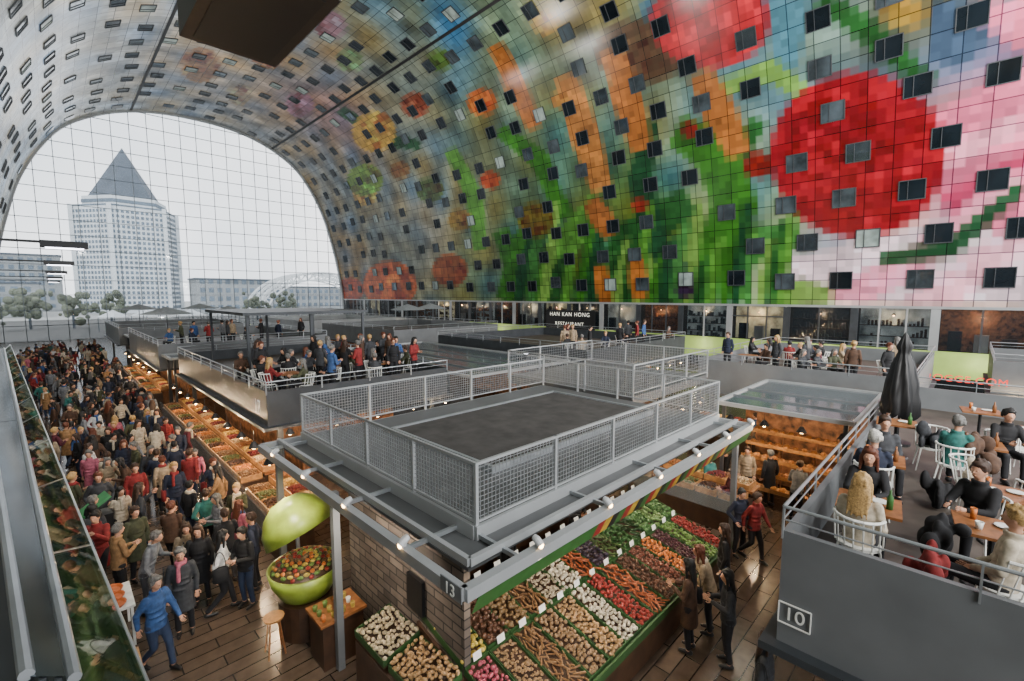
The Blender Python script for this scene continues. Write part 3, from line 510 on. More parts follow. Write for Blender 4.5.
# produce
pr={}
pr['round']=MB().ell((0,0,0),(.055,.055,.05),8,5).mesh('r',AC[0],True); pr['egg']=MB().ell((0,0,0),(.05,.075,.045),8,5).mesh('e',AC[0],True)
pr['long']=MB().limb((0,-.12,0),(0,.12,0),.028,.014,7).mesh('l',AC[0],True)
m=MB(); m.ell((0,0,0),(.05,.03,.028),7,5); m.ell((.04,.03,.01),(.03,.022,.02),6,5); m.ell((-.03,.035,0),(.028,.035,.02),6,5); pr['knob']=m.mesh('k',AC[0],True)
m=MB(); m.lathe([(0,-.05),(.04,-.045),(.055,.01),(.045,.05),(.015,.04),(0,.045)],8); m.tube((0,0,.04),(.01,0,.075),.008,5); pr['pepper']=m.mesh('p',AC[0],True)
m=MB(); m.ell((0,0,0),(.07,.07,.06),8,6); [m.ell((.06*math.cos(a),.06*math.sin(a),-.005),(.035,.035,.05),6,5) for a in [k*1.05 for k in range(6)]]; pr['leafy']=m.mesh('v',AC[0],True)
PK={'garlic bulb':('round',(165,150,122)),'potato':('egg',(148,115,76)),'radish':('round',(155,68,82)),'ginger root':('knob',(140,110,76)),'parsnip':('long',(126,92,58)),'white onion':('round',(176,167,146)),'tomato':('round',(132,38,30)),'carrot':('long',(150,76,36)),'sweet potato':('egg',(102,56,40)),'orange':('round',(176,98,38)),'beetroot':('round',(66,28,36)),'lime':('egg',(82,110,46)),'aubergine':('egg',(38,26,40)),'cucumber':('long',(44,72,38)),'lemon':('egg',(166,145,58)),'green pepper':('pepper',(48,82,36)),'red pepper':('pepper',(122,34,28)),'lettuce':('leafy',(60,94,44)),'cabbage':('leafy',(94,120,66)),'mushroom':('knob',(150,138,116)),'brown pear':('egg',(104,80,48)),'chestnut':('round',(78,48,30)),'green bean':('long',(70,90,46)),'walnut':('round',(126,98,68))}
pm={k:mat('produce '+k,c,.5,0,.4,18) for k,(a,c) in PK.items()}
def pbin(bx0,bx1,by0,by1,z0,z1,kind,ax='y',sp=.068,where='',s=.6):
    cx,cy=(bx0+bx1)/2,(by0+by1)/2
    t=thing('produce_crate','green edged crate of %ss, %s'%(kind,where),'crate',(cx,cy,min(z0,z1)-.1),group='crates of the produce stand')
    def zz(x,y): f=(y-by0)/(by1-by0) if ax=='y' else (x-bx0)/(bx1-bx0); return z0+(z1-z0)*f
    m=MB(); m.add([(x,y,zz(x,y)+dz) for dz in (-.12,-.03) for x,y in ((bx0,by0),(bx1,by0),(bx1,by1),(bx0,by1))],[(3,2,1,0),(4,5,6,7),(0,1,5,4),(1,2,6,5),(2,3,7,6),(3,0,4,7)]); m.build('tray',DWOOD,t)
    for a,b_ in (((bx0,by0),(bx1,by0)),((bx1,by0),(bx1,by1)),((bx1,by1),(bx0,by1)),((bx0,by1),(bx0,by0))): MB().beam((*a,zz(*a)-.03),(*b_,zz(*b_)-.03),.014,.11).build('edge',GREEN,t)
    if ax=='y': zc=zz(cx,by1); MB().add([(cx-.08,by1-.03,zc+.05),(cx+.08,by1-.03,zc+.05),(cx+.08,by1,zc+.16),(cx-.08,by1,zc+.16)],[(0,1,2,3)]).build('price_card',WHITE,t)
    ty=PK[kind][0]; sc=1.35 if ty=='leafy' else 1; y=by0+.04
    while y<by1-.02:
        x=bx0+.045
        while x<bx1-.02:
            px,py=x+random.uniform(-.025,.025),y+random.uniform(-.025,.025); spawn1(kind.replace(' ','_'),pr[ty],'%s lying in a green edged crate of the produce stand'%kind,kind.split()[-1],(px,py,zz(px,py)+random.uniform(-.005,.055)),(random.uniform(-.4,.4),random.uniform(-.4,.4),random.uniform(-.9,.9) if ty=='long' else random.uniform(0,6)),'%ss on the produce stand'%kind,random.uniform(.8,1.3)*s,pm[kind]); x+=sp*sc
        y+=sp*sc*(1.1 if ty!='long' else 1.5)
fr=['radish','ginger root','parsnip','walnut','potato','white onion','tomato','carrot','chestnut','sweet potato','orange','beetroot','lime','red pepper']; bk=['lemon','chestnut','brown pear','parsnip','mushroom','white onion','carrot','aubergine','green bean','green pepper','cucumber','lettuce','cabbage','lettuce']
for i in range(14):
    xa=4.0+i*.5
    pbin(xa,xa+.47,3.75,5.0,.74,1.02,fr[i],where='front row bin %d from the corner'%(i+1)); pbin(xa,xa+.47,5.04,6.15,1.06,1.34,bk[i],where='upper row bin %d from the corner'%(i+1),sp=.08,s=.7)
pbin(3.25,3.9,6.05,7.0,.95,1.1,'garlic bulb','x',.07,'below the stone wall'); pbin(3.3,3.9,4.95,6.0,.9,1.05,'potato','x',.074,'at the stall corner')
t=thing('display_stand','dark wooden stand with a green front edge under the vegetable crates','display stand',(7.5,4.6,0)); m=MB(); m.add([(3.95,3.72,0),(11.05,3.72,0),(11.05,6.2,0),(3.95,6.2,0),(3.95,3.72,.58),(11.05,3.72,.58),(11.05,6.2,1.18),(3.95,6.2,1.18)],[(4,5,6,7),(0,1,5,4),(1,2,6,5),(2,3,7,6),(3,0,4,7)]).build('cabinet',DWOOD,t); MB().bx(3.25,3.93,4.95,7.0,0,.78).build('side_cabinet',DWOOD,t); MB().bx(3.9,11.1,3.67,3.71,.6,.74).build('front_board',GREEN,t)
# ---------------- generic terrace decks
def deck(label,a,b_,c,d,zt=3.75,zf=3.1,zb=2.3,fm=MSTEEL,ci=.5):
    t=thing('terrace_stall',label,'market stall',((a+b_)/2,(c+d)/2,0))
    for q in ((a,a+.08,c,d),(b_-.08,b_,c,d),(a+.08,b_-.08,c,c+.08),(a+.08,b_-.08,d-.08,d)): MB().bx(*q,zb,zt).build('fascia',fm,t)
    MB().bx(a+.08,b_-.08,c+.08,d-.08,zf-.2,zf).build('deck_floor',DECKF,t)
    for q in ((a-.16,a+.05,c-.16,d+.16),(b_-.05,b_+.16,c-.16,d+.16),(a+.05,b_-.05,c-.16,c+.05),(a+.05,b_-.05,d-.05,d+.16)): MB().bx(*q,zb-.08,zb+.02).build('canopy_lip',DSTEEL,t)
    for p,q in (((a,c),(b_,c)),((b_,c),(b_,d)),((b_,d),(a,d)),((a,d),(a,c))):
        p=Vector(p);q=Vector(q); MB().tube((*p,zt+.3),(*q,zt+.3),.022,8).build('handrail',STEEL,t); MB().tube((*p,zt+.14),(*q,zt+.14),.01,6).build('lower_rail',STEEL,t)
        n=max(1,int((q-p).length/1.6))
        for i in range(n): s=p.lerp(q,i/n); MB().beam((*s,zt-.1),(*s,zt+.3),.02,.045).build('rail_post',STEEL,t)
    for x in (a+ci,b_-ci):
        for y in (c+ci,d-ci): MB().beam((x,y,0),(x,y,zf-.2),.16,.16).build('column',DSTEEL,t)
    MB().bx(a+1.6,b_-1.6,c+1.6,d-1.6,0,zf-.2).build('kiosk_core',WARML,t)
    return t
deck('nearest grey balcony stall numbered 10 with seated guests on top',6.12,19,-7,1.45,ci=1.3)
deck('grey balcony stall numbered 17 with standing guests behind the canopy stall',4.5,11.4,15.2,29,zt=3.62,zf=3.1,zb=2.5,fm=DSTEEL)
deck('terrace stall beside the crowd in the middle distance',4.2,14,33,47); deck('furthest terrace stall near the glass end wall',4,14,52,66)
deck('long grey terrace stall in the middle of the hall right side',20.5,31,1.2,8.6); deck('terrace stall behind the mesh railed deck',19.5,31,14,27,fm=DSTEEL); deck('far terrace stall on the right side of the hall',19.5,31,33,47); deck('distant terrace stall by the end glass on the right',19.5,31,52,66,fm=LST)
deck('far right terrace stall with a red sign beneath',29,36,-7,-.8)
tx=text('10',(6.1,1.27,2.72),(R_(90),0,R_(-90)),.23,WHITE,'white number 10 in an outlined square on the grey balcony')
m=MB()
for (a,b_) in (((-.17,-.13),(.17,-.13)),((-.17,.13),(.17,.13)),((-.17,-.13),(-.17,.13)),((.17,-.13),(.17,.13))): m.beam((a[0],a[1],0),(b_[0],b_[1],0),.012,.02)
link('outline_frame',m.mesh('frame',WHITE),tx)
text('17',(4.44,15.95,3.05),(R_(90),0,R_(-90)),.62,mat('number white with glow',(240,240,236),.5,em=.4),'white number 17 on the dark terrace fascia')  # digits get a slight glow of their own to stay legible
CG=mat('grey glass roof',(86,94,98),.12,.2)
def canopy(label,a,b_,c,d,z=3.2):
    t=thing('canopy_roof',label,'canopy',((a+b_)/2,(c+d)/2,0)); MB().bx(a+.1,b_-.1,c+.1,d-.1,z-.03,z).build('glass_roof',CG,t)
    for p,q in (((a,c),(b_,c)),((b_,c),(b_,d)),((b_,d),(a,d)),((a,d),(a,c))): MB().beam((*p,z),(*q,z),.1,.12).build('edge_beam',LST,t)
    for k in range(1,int((b_-a)/1.4)): MB().beam((a+k*1.4,c,z+.02),(a+k*1.4,d,z+.02),.05,.06).build('roof_bar',MSTEEL,t)
    for x in (a+.2,b_-.2):
        for y in (c+.2,d-.2): MB().beam((x,y,0),(x,y,z-.06),.1,.1).build('column',DSTEEL,t)
canopy('glass roofed canopy over the bread stall',14.8,20,2.0,5.6); canopy('glass canopy between the stalls of the left row',4.3,12,30,32.4); canopy('low glass canopy far down the left row',4.3,13,48,51.4); canopy('glass canopy right of the numbered 17 terrace',12.2,18.8,14.6,28)
MB_t=thing('railed_roof_deck','second smaller mesh railed roof deck behind the main one','roof deck',(15,10,0)); MB().bx(12.8,18.5,7.4,13,3.1,3.4).build('roof_slab',SLAB,MB_t)
meshrail([(12.8,7.4,0),(18.5,7.4,0),(18.5,13,0),(12.8,13,0)],3.45,4.4,MB_t,[3,3,3,3],.12)
for x in (13.2,18.3):
    for y in (7.6,12.8): MB().beam((x,y,0),(x,y,3.1),.14,.14).build('column',DSTEEL,MB_t)
# ---------------- goods along the aisle
ct=MB(); ct.bx(-.3,.3,-.3,.3,0,.03);[ct.bx(*q,0,.16) for q in ((-.3,-.27,-.3,.3),(.27,.3,-.3,.3),(-.27,.27,-.3,-.27),(-.27,.27,.27,.3))]; ctm=ct.mesh('crate',LWOOD)
hp=MB()
for _ in range(90):
    x,y=random.uniform(-.25,.25),random.uniform(-.25,.25); hp.ell((x,y,.1+.12*(1-(x*x+y*y)/.13)*.6+random.uniform(0,.03)),random.uniform(.02,.038),6,4)
hpm=hp.mesh('heap',WOOD); HCOL=[('walnuts',(112,76,44)),('almonds',(145,92,48)),('dried apricots',(180,108,42)),('cashews',(180,152,112)),('dates',(58,32,20)),('dried cranberries',(100,30,30)),('olives',(80,85,42)),('cheese cubes',(190,150,72))]
hmats=[mat('heap '+a,c,.6,0,.45,14) for a,c in HCOL]; idx=0
def goods(x,ys,dirx,where,z=.92):
    global idx
    for k,y in enumerate(ys):
        for r_ in range(2):
            i=idx%8; idx+=1; zz=z+.18*r_; xx=x+dirx*r_*.62
            spawn1('wooden_crate',ctm,'crate of %s %s, %s row, place %d'%(HCOL[i][0],where,('front','back')[r_],k+1),'crate',(xx,y,zz),(0,0,0),'wooden crates of loose food'); spawn1('nut_heap',hpm,'loose %s %s, %s row, place %d'%(HCOL[i][0],where,('front','back')[r_],k+1),'food',(xx,y,zz+.02),(0,0,0),'heaps of loose food',1,hmats[i],'stuff')
    a,b_=min(ys)-.4,max(ys)+.4; t=thing('market_counter','wooden market counter '+where,'counter',(x,(a+b_)/2,0)); MB().bx(x-.35,x+.35,a,b_,0,z).build('front_cabinet',DWOOD,t); MB().bx(min(x,x+dirx*.65)-(.0 if dirx<0 else -.35),max(x,x+dirx*.65)+.35,a,b_,z+.1,z+.17).build('rear_shelf',WOOD,t); MB().bx(x-.42*dirx-.01,x-.42*dirx+.01,a,b_,z-.3,z+.3).build('glass_guard',GLASS,t)
goods(4.0,list(np.arange(15.6,28.6,.64)),1,'under terrace 17'); goods(3.9,list(np.arange(33.4,46,.7)),1,'under the mid terrace'); goods(3.9,list(np.arange(11.6,14.4,.64)),1,'left of terrace 17')
pl=MB(); pl.lathe([(.0,.16),(.05,.16),(.14,0),(.13,0),(.04,.14),(0,.14)],12); pl.tube((0,0,.16),(0,0,.5),.006,5); plm=pl.mesh('shade',BLACK); bl=MB(); bl.ell((0,0,.02),.07,8,6); blm=bl.mesh('bulb',WARM)
def pend(x,y,z,lab,pw=22,grp='pendant lamps in the stalls'):
    spawn([('lamp_shade',plm,None),('bulb',blm,0)],'pendant_lamp',lab,'lamp',(x,y,z),0,grp)
    if pw: light('POINT',(x,y,z-.12),pw*1.3,(1,.7,.4),.06)
for i,y in enumerate(np.arange(16,28.8,1.6)): pend(3.95,y,2.15,'pendant lamp over the counter below terrace 17, number %d'%(i+1),90 if i%2==0 else 0)
for i,y in enumerate(np.arange(33.8,46,2.4)): pend(3.8,y,2.15,'pendant lamp below the mid terrace, number %d'%(i+1),120 if i%2==0 else 0)
pend(3.6,12.2,2.4,'pendant lamp left of terrace 17 above small crates',110); pend(3.7,13.8,2.4,'second pendant lamp left of terrace 17 above small crates',70)
for i,y in enumerate(np.arange(1.8,8.4,1.3)): pend(20.2,y,2.1,'pendant lamp below the long grey terrace, number %d'%(i+1),75 if i%2==0 else 0)
for i,y in enumerate(np.arange(2.3,5.4,1.0)): pend(15.3,y,2.6,'pendant lamp over the bread stall, number %d'%(i+1),80 if i%2==0 else 0)
for i,x in enumerate(np.arange(20,31,1.6)): pend(x,13.6,2.1,'pendant lamp below the terrace behind the mesh deck, number %d'%(i+1),60 if i%2==0 else 0)
for i,x in enumerate(np.arange(5,11.5,1.5)): pend(x,14.8,2.3,'pendant lamp on the near side of terrace 17, number %d'%(i+1),60 if i%2==0 else 0)
for i,x in enumerate(np.arange(13,18.5,1.5)): pend(x,7.2,2.5,'pendant lamp under the second mesh deck, number %d'%(i+1),60 if i%2==0 else 0)
bs=thing('bread_display','open tiered wooden bread shelves facing the aisle in the bakery stall','display shelf',(16.2,3.7,0))
for k in range(5):
    xa=15.3+k*.42; za=.55+k*.34; MB().bx(xa,xa+.5,2.3,5.2,za-.04,za).build('shelf_board',LWOOD,bs); MB().bx(xa,xa+.02,2.3,5.2,za,za+.08).build('shelf_lip',LWOOD,bs)
for y in (2.28,3.25,4.22,5.2):
    for k in range(5): xa=15.3+k*.42; MB().bx(xa+.2,xa+.24,y,y+.03,0,.55+k*.34).build('shelf_post',WOOD,bs)
MB().bx(17.6,17.68,2.3,5.2,0,2.8).build('back_panel',WARML,bs)
lf=MB(); lf.ell((0,0,.06),(.16,.09,.075),12,8); lfm=lf.mesh('loaf',mat('bread crust',(165,110,58),.6,0,.4,20),True)
for k in range(5):
    for i in range(11): spawn1('bread_loaf',lfm,'golden bread loaf on the tiered wooden bakery shelves','bread',(15.52+k*.42,2.48+i*.255,.55+k*.34),(0,0,random.uniform(-.4,.4)),'bread loaves of the bakery',random.uniform(.8,1.1))
goods(13.2,list(np.arange(4.4,7.2,.66)),1,'right of the canopy stall'); goods(20.0,list(np.arange(1.6,8.4,.66)),1,'under the long grey terrace'); 
# ---------------- juice kiosk
kx,ky,cz=3.2,9.0,1.3; jk=thing('fruit_kiosk','lime green fruit shaped shell kiosk, open, with mixed fruit inside','kiosk',(kx,ky,0))
MB().lathe([(.2,-.66),(.46,-.54),(.62,-.26),(.68,0),(.64,0),(.58,-.24),(.42,-.48),(.0,-.56)],32,(kx,ky,cz)).build('lower_bowl',LIME,jk,True)
m=MB(); m.lathe([(.0,.7),(.28,.65),(.5,.48),(.65,.22),(.68,-.05),(.64,-.05),(.6,.2),(.46,.44),(.26,.59),(0,.64)],32)
Rm=Matrix.Translation((kx+.0,ky+.16,cz+.66))@Matrix.Rotation(R_(30),4,Vector((-1,-.6,0)).normalized()); m.v=[tuple(Rm@Vector(v)) for v in m.v]; m.build('raised_lid',LIME,jk,True)
MB().tube((kx+.1,ky+.6,cz-.1),(kx+.1,ky+.66,cz+.7),.04).build('lid_arm',STEEL,jk); MB().lathe([(0,0),(.62,0),(.5,.12),(.26,.22),(0,.24)],24,(kx,ky,cz-.06)).build('fruit_tray',DWOOD,jk); MB().lathe([(.5,0),(.5,.7),(0,.7)],20,(kx,ky,0)).build('base_drum',DWOOD,jk)
for k in range(110):
    a=k*2.4; r=.056*math.sqrt(k); nm=('orange','lemon','lime','tomato','brown pear')[(k*7)%5]; spawn1('fruit',pr[PK[nm][0]],'small %s heaped in the open green kiosk shell'%nm,'fruit',(kx+r*math.cos(a),ky+r*math.sin(a),cz+.0+.22*(1-(r/.62)**1.7)),(0,0,a),'%ss in the green kiosk'%nm,.8,pm[nm])
light('SPOT',(2.6,8.4,3.2),150,(1,.86,.66),.05,(.3,.4,-1),spot=1.6)
t=thing('juice_counter','low dark wooden counter with cups in front of the green kiosk','counter',(3.1,8.0,0)); MB().bx(2.95,3.7,7.6,8.2,0,.85).build('cabinet',DWOOD,t); MB().bx(2.9,3.75,7.55,8.25,.85,.9).build('countertop',WOOD,t)
cup=MB().lathe([(0,0),(.03,0),(.04,.09),(.035,.09),(.027,.01),(0,.01)],12).mesh('cup',WHITE,True)
for k in range(12): spawn1('juice_cup',cup,'small coloured juice cup on the low wooden counter','cup',(3.0+(k%4)*.18,7.68+(k//4)*.18,.9),(0,0,0),'cups on the juice counter',1.1,random.choice([pm['orange'],pm['lime'],WHITE,pm['lemon']]))
t=thing('bar_stool','small round wooden stool by the juice counter','stool',(2.5,8.7,0)); MB().lathe([(0,.68),(.17,.68),(.18,.72),(0,.73)],16,(2.5,8.7,0)).build('seat',LWOOD,t)
for k in range(4): a=k*math.pi/2+.7; MB().tube((2.5+.2*math.cos(a),8.7+.2*math.sin(a),0),(2.5+.1*math.cos(a),8.7+.1*math.sin(a),.69),.015).build('leg',WOOD,t)
def table(lab,p,w_,d,h,top,name='table'):
    t=thing(name,lab,'table',p); MB().box((p[0],p[1],h),(w_,d,.04)).build('tabletop',top,t)
    for a in (-1,1):
        for b_ in (-1,1): MB().beam((p[0]+a*(w_/2-.05),p[1]+b_*(d/2-.05),0),(p[0]+a*(w_/2-.05),p[1]+b_*(d/2-.05),h),.04,.04).build('leg',WHITE,t)
p=at(112,600,.8); table('white table with orange trays at the left by the crowd',(p.x,p.y,0),.6,1.0,.8,WHITE)
t=thing('information_stand','black stand with green screen at the left edge of the aisle','stand',tuple(at(98,560,0))); q=at(98,560,0); MB().box((q.x,q.y,.6),(.7,.5,1.2)).build('cabinet',BLACK,t); MB().beam((q.x-.3,q.y,1.2),(q.x+.3,q.y+.1,1.6),.5,.05).build('screen',mat('green screen',(50,110,66),em=.3),t)
tray=MB().lathe([(0,0),(.16,0),(.2,.05),(.18,.05),(.15,.015),(0,.015)],14).mesh('tray',mat('orange tray',(185,96,44)))
for k in range(3): spawn1('food_tray',tray,'orange round tray on the white table, number %d'%(k+1),'tray',(p.x,p.y-.3+.3*k,.82),(0,0,0),'trays on the white table')
p2=at(118,672,.9); t=thing('wooden_counter','small wooden counter at the bottom left below the balustrade','counter',(p2.x,p2.y,0)); MB().box((p2.x,p2.y,.42),(.5,.8,.84)).build('cabinet',WOOD,t); MB().box((p2.x,p2.y,.87),(.58,.9,.05)).build('countertop',LWOOD,t)
# ---------------- balustrade at the left
bl_=thing('balustrade','sloping steel and dark green tinted glass balustrade along the camera side gallery','railing',tuple(at(100,600,4.2)))
LG=bpy.data.materials.new('green tinted print glass'); LG.use_nodes=True; nt=LG.node_tree; b=nt.nodes['Principled BSDF']; b.inputs['Roughness'].default_value=.02; b.inputs['IOR'].default_value=1.75
tc=nt.nodes.new('ShaderNodeTexCoord'); mp=nt.nodes.new('ShaderNodeMapping'); mp.inputs['Scale'].default_value=(1.5,.25,1.2); nz=nt.nodes.new('ShaderNodeTexNoise'); nz.inputs['Scale'].default_value=1.3; nz.inputs['Distortion'].default_value=1.2
cr=nt.nodes.new('ShaderNodeValToRGB'); cr.color_ramp.elements[0].color=(*lin((18,26,24)),1); cr.color_ramp.elements[1].color=(*lin((112,142,78)),1); e=cr.color_ramp.elements.new(.5); e.color=(*lin((44,70,38)),1); cr.color_ramp.elements[0].position=.36; cr.color_ramp.elements[2].position=.72
nt.links.new(tc.outputs['Object'],mp.inputs[0]); nt.links.new(mp.outputs[0],nz.inputs['Vector']); nt.links.new(nz.outputs['Fac'],cr.inputs['Fac']); nt.links.new(cr.outputs['Color'],b.inputs['Base Color'])
tr=nt.nodes.new('ShaderNodeBsdfTransparent'); tr.inputs[0].default_value=(.6,.75,.6,1); mxs=nt.nodes.new('ShaderNodeMixShader'); mxs.inputs[0].default_value=.3; nt.links.new(b.outputs[0],mxs.inputs[1]); nt.links.new(tr.outputs[0],mxs.inputs[2]); nt.links.new(mxs.outputs[0],nt.nodes['Material Output'].inputs[0])
POL=mat('polished steel',(92,98,102),.1,1,.4,1.6)
def quadstrip(pa,pb,n,thick,m,nm,gap=.01):
    for i in range(n):
        a0=pa[0].lerp(pa[1],i/n+gap/n);a1=pa[0].lerp(pa[1],(i+1)/n-gap/n);b0=pb[0].lerp(pb[1],i/n+gap/n);b1=pb[0].lerp(pb[1],(i+1)/n-gap/n)
        nn=(a1-a0).cross(b0-a0).normalized()*thick; MB().add([a0,a1,b1,b0,a0-nn,a1-nn,b1-nn,b0-nn],[(0,1,2,3),(7,6,5,4),(0,4,5,1),(1,5,6,2),(2,6,7,3),(3,7,4,0)]).build(nm,m,bl_)
Lt=(at(76,690,5.1),at(4,350,5.1)); Lb=(at(146,690,4.2),at(10,345,4.2)); Li=(at(28,690,5.1),at(-22,352,5.1)); 
quadstrip(Lt,Lb,12,.02,LG,'glass_panel',.012); quadstrip(Li,Lt,3,.05,POL,'steel_ledge',.002)
for i in range(13): MB().tube(Lt[0].lerp(Lt[1],i/12),Lb[0].lerp(Lb[1],i/12),.012,6).build('mullion',STEEL,bl_)
MB().tube(Lb[0],Lb[1],.03).build('lower_edge_tube',STEEL,bl_); MB().tube(Lt[0]+Vector((0,0,.05)),Lt[1]+Vector((0,0,.05)),.022).build('handrail',STEEL,bl_); MB().tube(Li[0]+Vector((0,0,.06)),Li[1]+Vector((0,0,.06)),.025).build('inner_rail',STEEL,bl_)
for f in (.33,.66):
    mid=[a.lerp(b_,f)+Vector((0,0,.03)) for a,b_ in zip(Li,Lt)]; MB().beam(mid[0],mid[1],.02,.03).build('ledge_groove',DSTEEL,bl_)
Lj=(Li[0]+Vector((-.45,0,-.25)),Li[1]+Vector((-.45,0,-.25))); quadstrip(Lj,Li,3,.04,DSTEEL,'inner_panel',.002)
MB().bx(-2.0,-.3,-1,1.1,4.6,4.75).build('gallery_floor',LWOOD,bl_)
# hanging box and wall lamps
t=thing('ceiling_box','large black box hanging overhead near the camera','hanging box',(2.4,7.7,10.6)); MB().bx(1.7,3.1,6.4,9.0,10.6,11.1).build('casing',mat('dark bronze casing',(40,34,28),.5),t); MB().bx(1.85,2.95,6.55,8.85,10.58,10.6).build('grille',BLACK,t)
for x,y in ((1.8,6.5),(3,6.5),(1.8,8.9),(3,8.9)): MB().tube((x,y,11.1),(x,y,float(hz(x-CX))),.01,5).build('suspension_wire',DSTEEL,t)
for i,y in enumerate((14,22,31,41,52)):
    t=thing('arm_lamp','black lamp on a long horizontal wall arm, number %d from the camera'%(i+1),'lamp',(-4.6,y,7.7),group='arm lamps on the left wall'); MB().beam((-5.2,y,7.72),(.1,y,7.72),.05,.05).build('arm',BLACK,t); hd=MB().box((.3,y,7.68),(.75,.3,.14)).build('lamp_head',BLACK,t); MB().box((.3,y,7.6),(.6,.2,.02)).build('lens',COOL,hd)
    light('SPOT',(.3,y,7.5),600,(1,.92,.82),.1,(.15,0,-1),spot=2.5)
for x,y,z,p,d in ((8,-9,20,13000,(.6,1,-.1)),(30,-9,20,9000,(.2,1,-.2)),(2,-9,14,10500,(1,.35,.2)),(34,-8,10,9500,(-.7,.8,.5))): light('SPOT',(x,y,z),p,(1,.98,.95),.6,d,'added_fill_spot',2.6)  # unseen fill spots added behind the camera to brighten vault and hall
ulm=MB(); ulm.box((0,0,.06),(.3,.3,.12)); ulm.tube((0,0,.12),(0,0,.3),.12,12); ulm=ulm.mesh('uplight',BLACK); ull=MB().lathe([(0,.305),(.1,.305),(.1,.31),(0,.315)],12).mesh('lens',COOL)
for i,(x,y,z,p) in enumerate(((9,31.2,3.3,6000),(9,50,3.3,7000),(25,48.5,3.1,6000),(17,16,3.3,3200),(9,66.5,3,7000),(25,29.5,3.1,4000))):  # fixtures and beams added to brighten the vault
    spawn([('housing',ulm,None),('lens',ull,0)],'uplight','black uplight added to brighten the vault, number %d'%(i+1),'uplight',(x,y,z),0,'added uplights between the stalls'); light('SPOT',(x,y,z+.5),p,(1,.96,.9),.1,(0,0,1),'added_uplight_beam',2.7)
# ---------------- furniture on the near deck
ch=[]; m=MB(); m.ring([(0,0,.44),(0,0,.47)],[.23,.23],[.22,.22],(1,0,0),16); ch.append(('seat',m.mesh('seat',WHITE),None))
m=MB()
for k in range(9):
    a=math.pi*(1.0+k/8); p=(.24*math.cos(a),.22*math.sin(a),.46); q=(.25*math.cos(a),.25*math.sin(a)-.06,.84)
    m.tube(p,q,.009,6)
    if k: m.tube(pq,q,.018,6)
    pq=q
ch.append(('backrest',m.mesh('back',WHITE),None))
for a in (-1,1):
    for b_ in (-1,1): ch.append(('leg',MB().tube((a*.17,b_*.16,.45),(a*.23,b_*.22,0),.014,6,.011).mesh('leg',WHITE),None))
tb=[]; tb.append(('tabletop',MB().box((0,0,.74),(.68,.68,.035)).mesh('top',WOOD),None)); tb.append(('pedestal',MB().tube((0,0,.02),(0,0,.73),.03).mesh('ped',BLACK),None)); tb.append(('base',MB().lathe([(0,0),(.24,0),(.22,.025),(0,.03)],18).mesh('base',BLACK),None))
ZD=3.1; seats=[(6.85,.8,-95,'cream','blond','long','woman with long blond hair and a cream top, chair beside the near railing'),(8.15,.9,95,'black','auburn','long','auburn haired woman in black facing the blond woman across the table'),(9.1,.95,-80,'navy','white','short','white haired person in a navy jacket beside the railing'),(10.35,.95,110,'dark grey','brown','short','brown haired person in dark grey near the closed parasol'),(11.3,.05,-100,'teal','grey','short','person in a teal jacket sitting at the middle table'),(8.5,-.25,60,'black','brown','bun','person in a black jacket at the table behind the red bag'),(6.85,-.42,-10,'cream','blond','bun','blond woman in a cream coat at the right edge of the picture'),(12.8,-.6,110,'black','black','short','person in black facing the teal jacket'),(13.9,-1.9,100,'dark grey','brown','bun','person in dark grey at the far right back table')]
for i,(x,y,rz,j,h,hs,lab) in enumerate(seats):
    person('sitting' if i%3 else 'lounging',(x,y,ZD),R_(rz),j,h,hs,'short','dark',lab,sc=1.0); spawn(ch,'cafe_chair','white chair under the '+' '.join(lab.split()[:11]),'chair',(x,y,ZD),R_(rz),None,1.0)
for i,(x,y,rz) in enumerate([(11.2,-1.3,40),(9.1,-1.5,-20),(12.3,.4,100),(10.4,-.2,170),(13.4,-.9,60),(9.9,-.8,-60)]): spawn(ch,'cafe_chair','empty white spindle chair on the near balcony, number %d from the back'%(i+1),'chair',(x,y,ZD),R_(rz),'empty white chairs')
TB=[(7.5,.8),(9.75,.95),(12.05,-.25),(7.7,-.35),(9.2,-.5),(14.0,-1.2),(15.5,-.3),(12.8,1)]
for i,(x,y) in enumerate(TB): spawn(tb,'cafe_table','square wooden cafe table on a black foot, number %d of the near balcony'%(i+1),'table',(x,y,ZD),.1,'wooden cafe tables')
plate=MB().lathe([(0,0),(.06,0),(.1,.015),(.09,.02),(.05,.006),(0,.006)],16).mesh('plate',WHITE,True); gls=MB().lathe([(0,0),(.03,0),(.035,.14),(.03,.14),(.026,.01),(0,.01)],10).mesh('glass',pm['orange'],True)
for i,(x,y) in enumerate(TB):
    spawn1('cup',cup,'white cup on cafe table number %d of the near balcony'%(i+1),'cup',(x-.15,y+.12,ZD+.757),(0,0,0),'cups on the cafe tables'); spawn1('plate',plate,'white plate on cafe table number %d of the near balcony'%(i+1),'plate',(x+.12,y-.1,ZD+.757),(0,0,0),'plates on the cafe tables'); spawn1('drinking_glass',gls,'glass with an orange or dark drink on cafe table number %d'%(i+1),'glass',(x+.15,y+.17,ZD+.757),(0,0,0),'glasses on the cafe tables',1,random.choice([pm['orange'],pm['chestnut']])); spawn1('bottle',btl,'small bottle on cafe table number %d of the near balcony'%(i+1),'bottle',(x-.05,y-.22,ZD+.757),(0,0,0),'bottles on the cafe tables',.9,random.choice([AC[0],WOOD]))
def garment(nm,lab,c,loc,s=1):
    m=MB(); random.seed(nm+lab)
    for k in range(12): m.ell((random.gauss(0,.09)*s,random.gauss(0,.09)*s,random.uniform(.05,.36)*s),(random.uniform(.05,.13)*s,random.uniform(.05,.1)*s,random.uniform(.08,.18)*s))
    me=tomesh(m,.02,[jm[c]],3); spawn1(nm,me,lab,nm,loc)
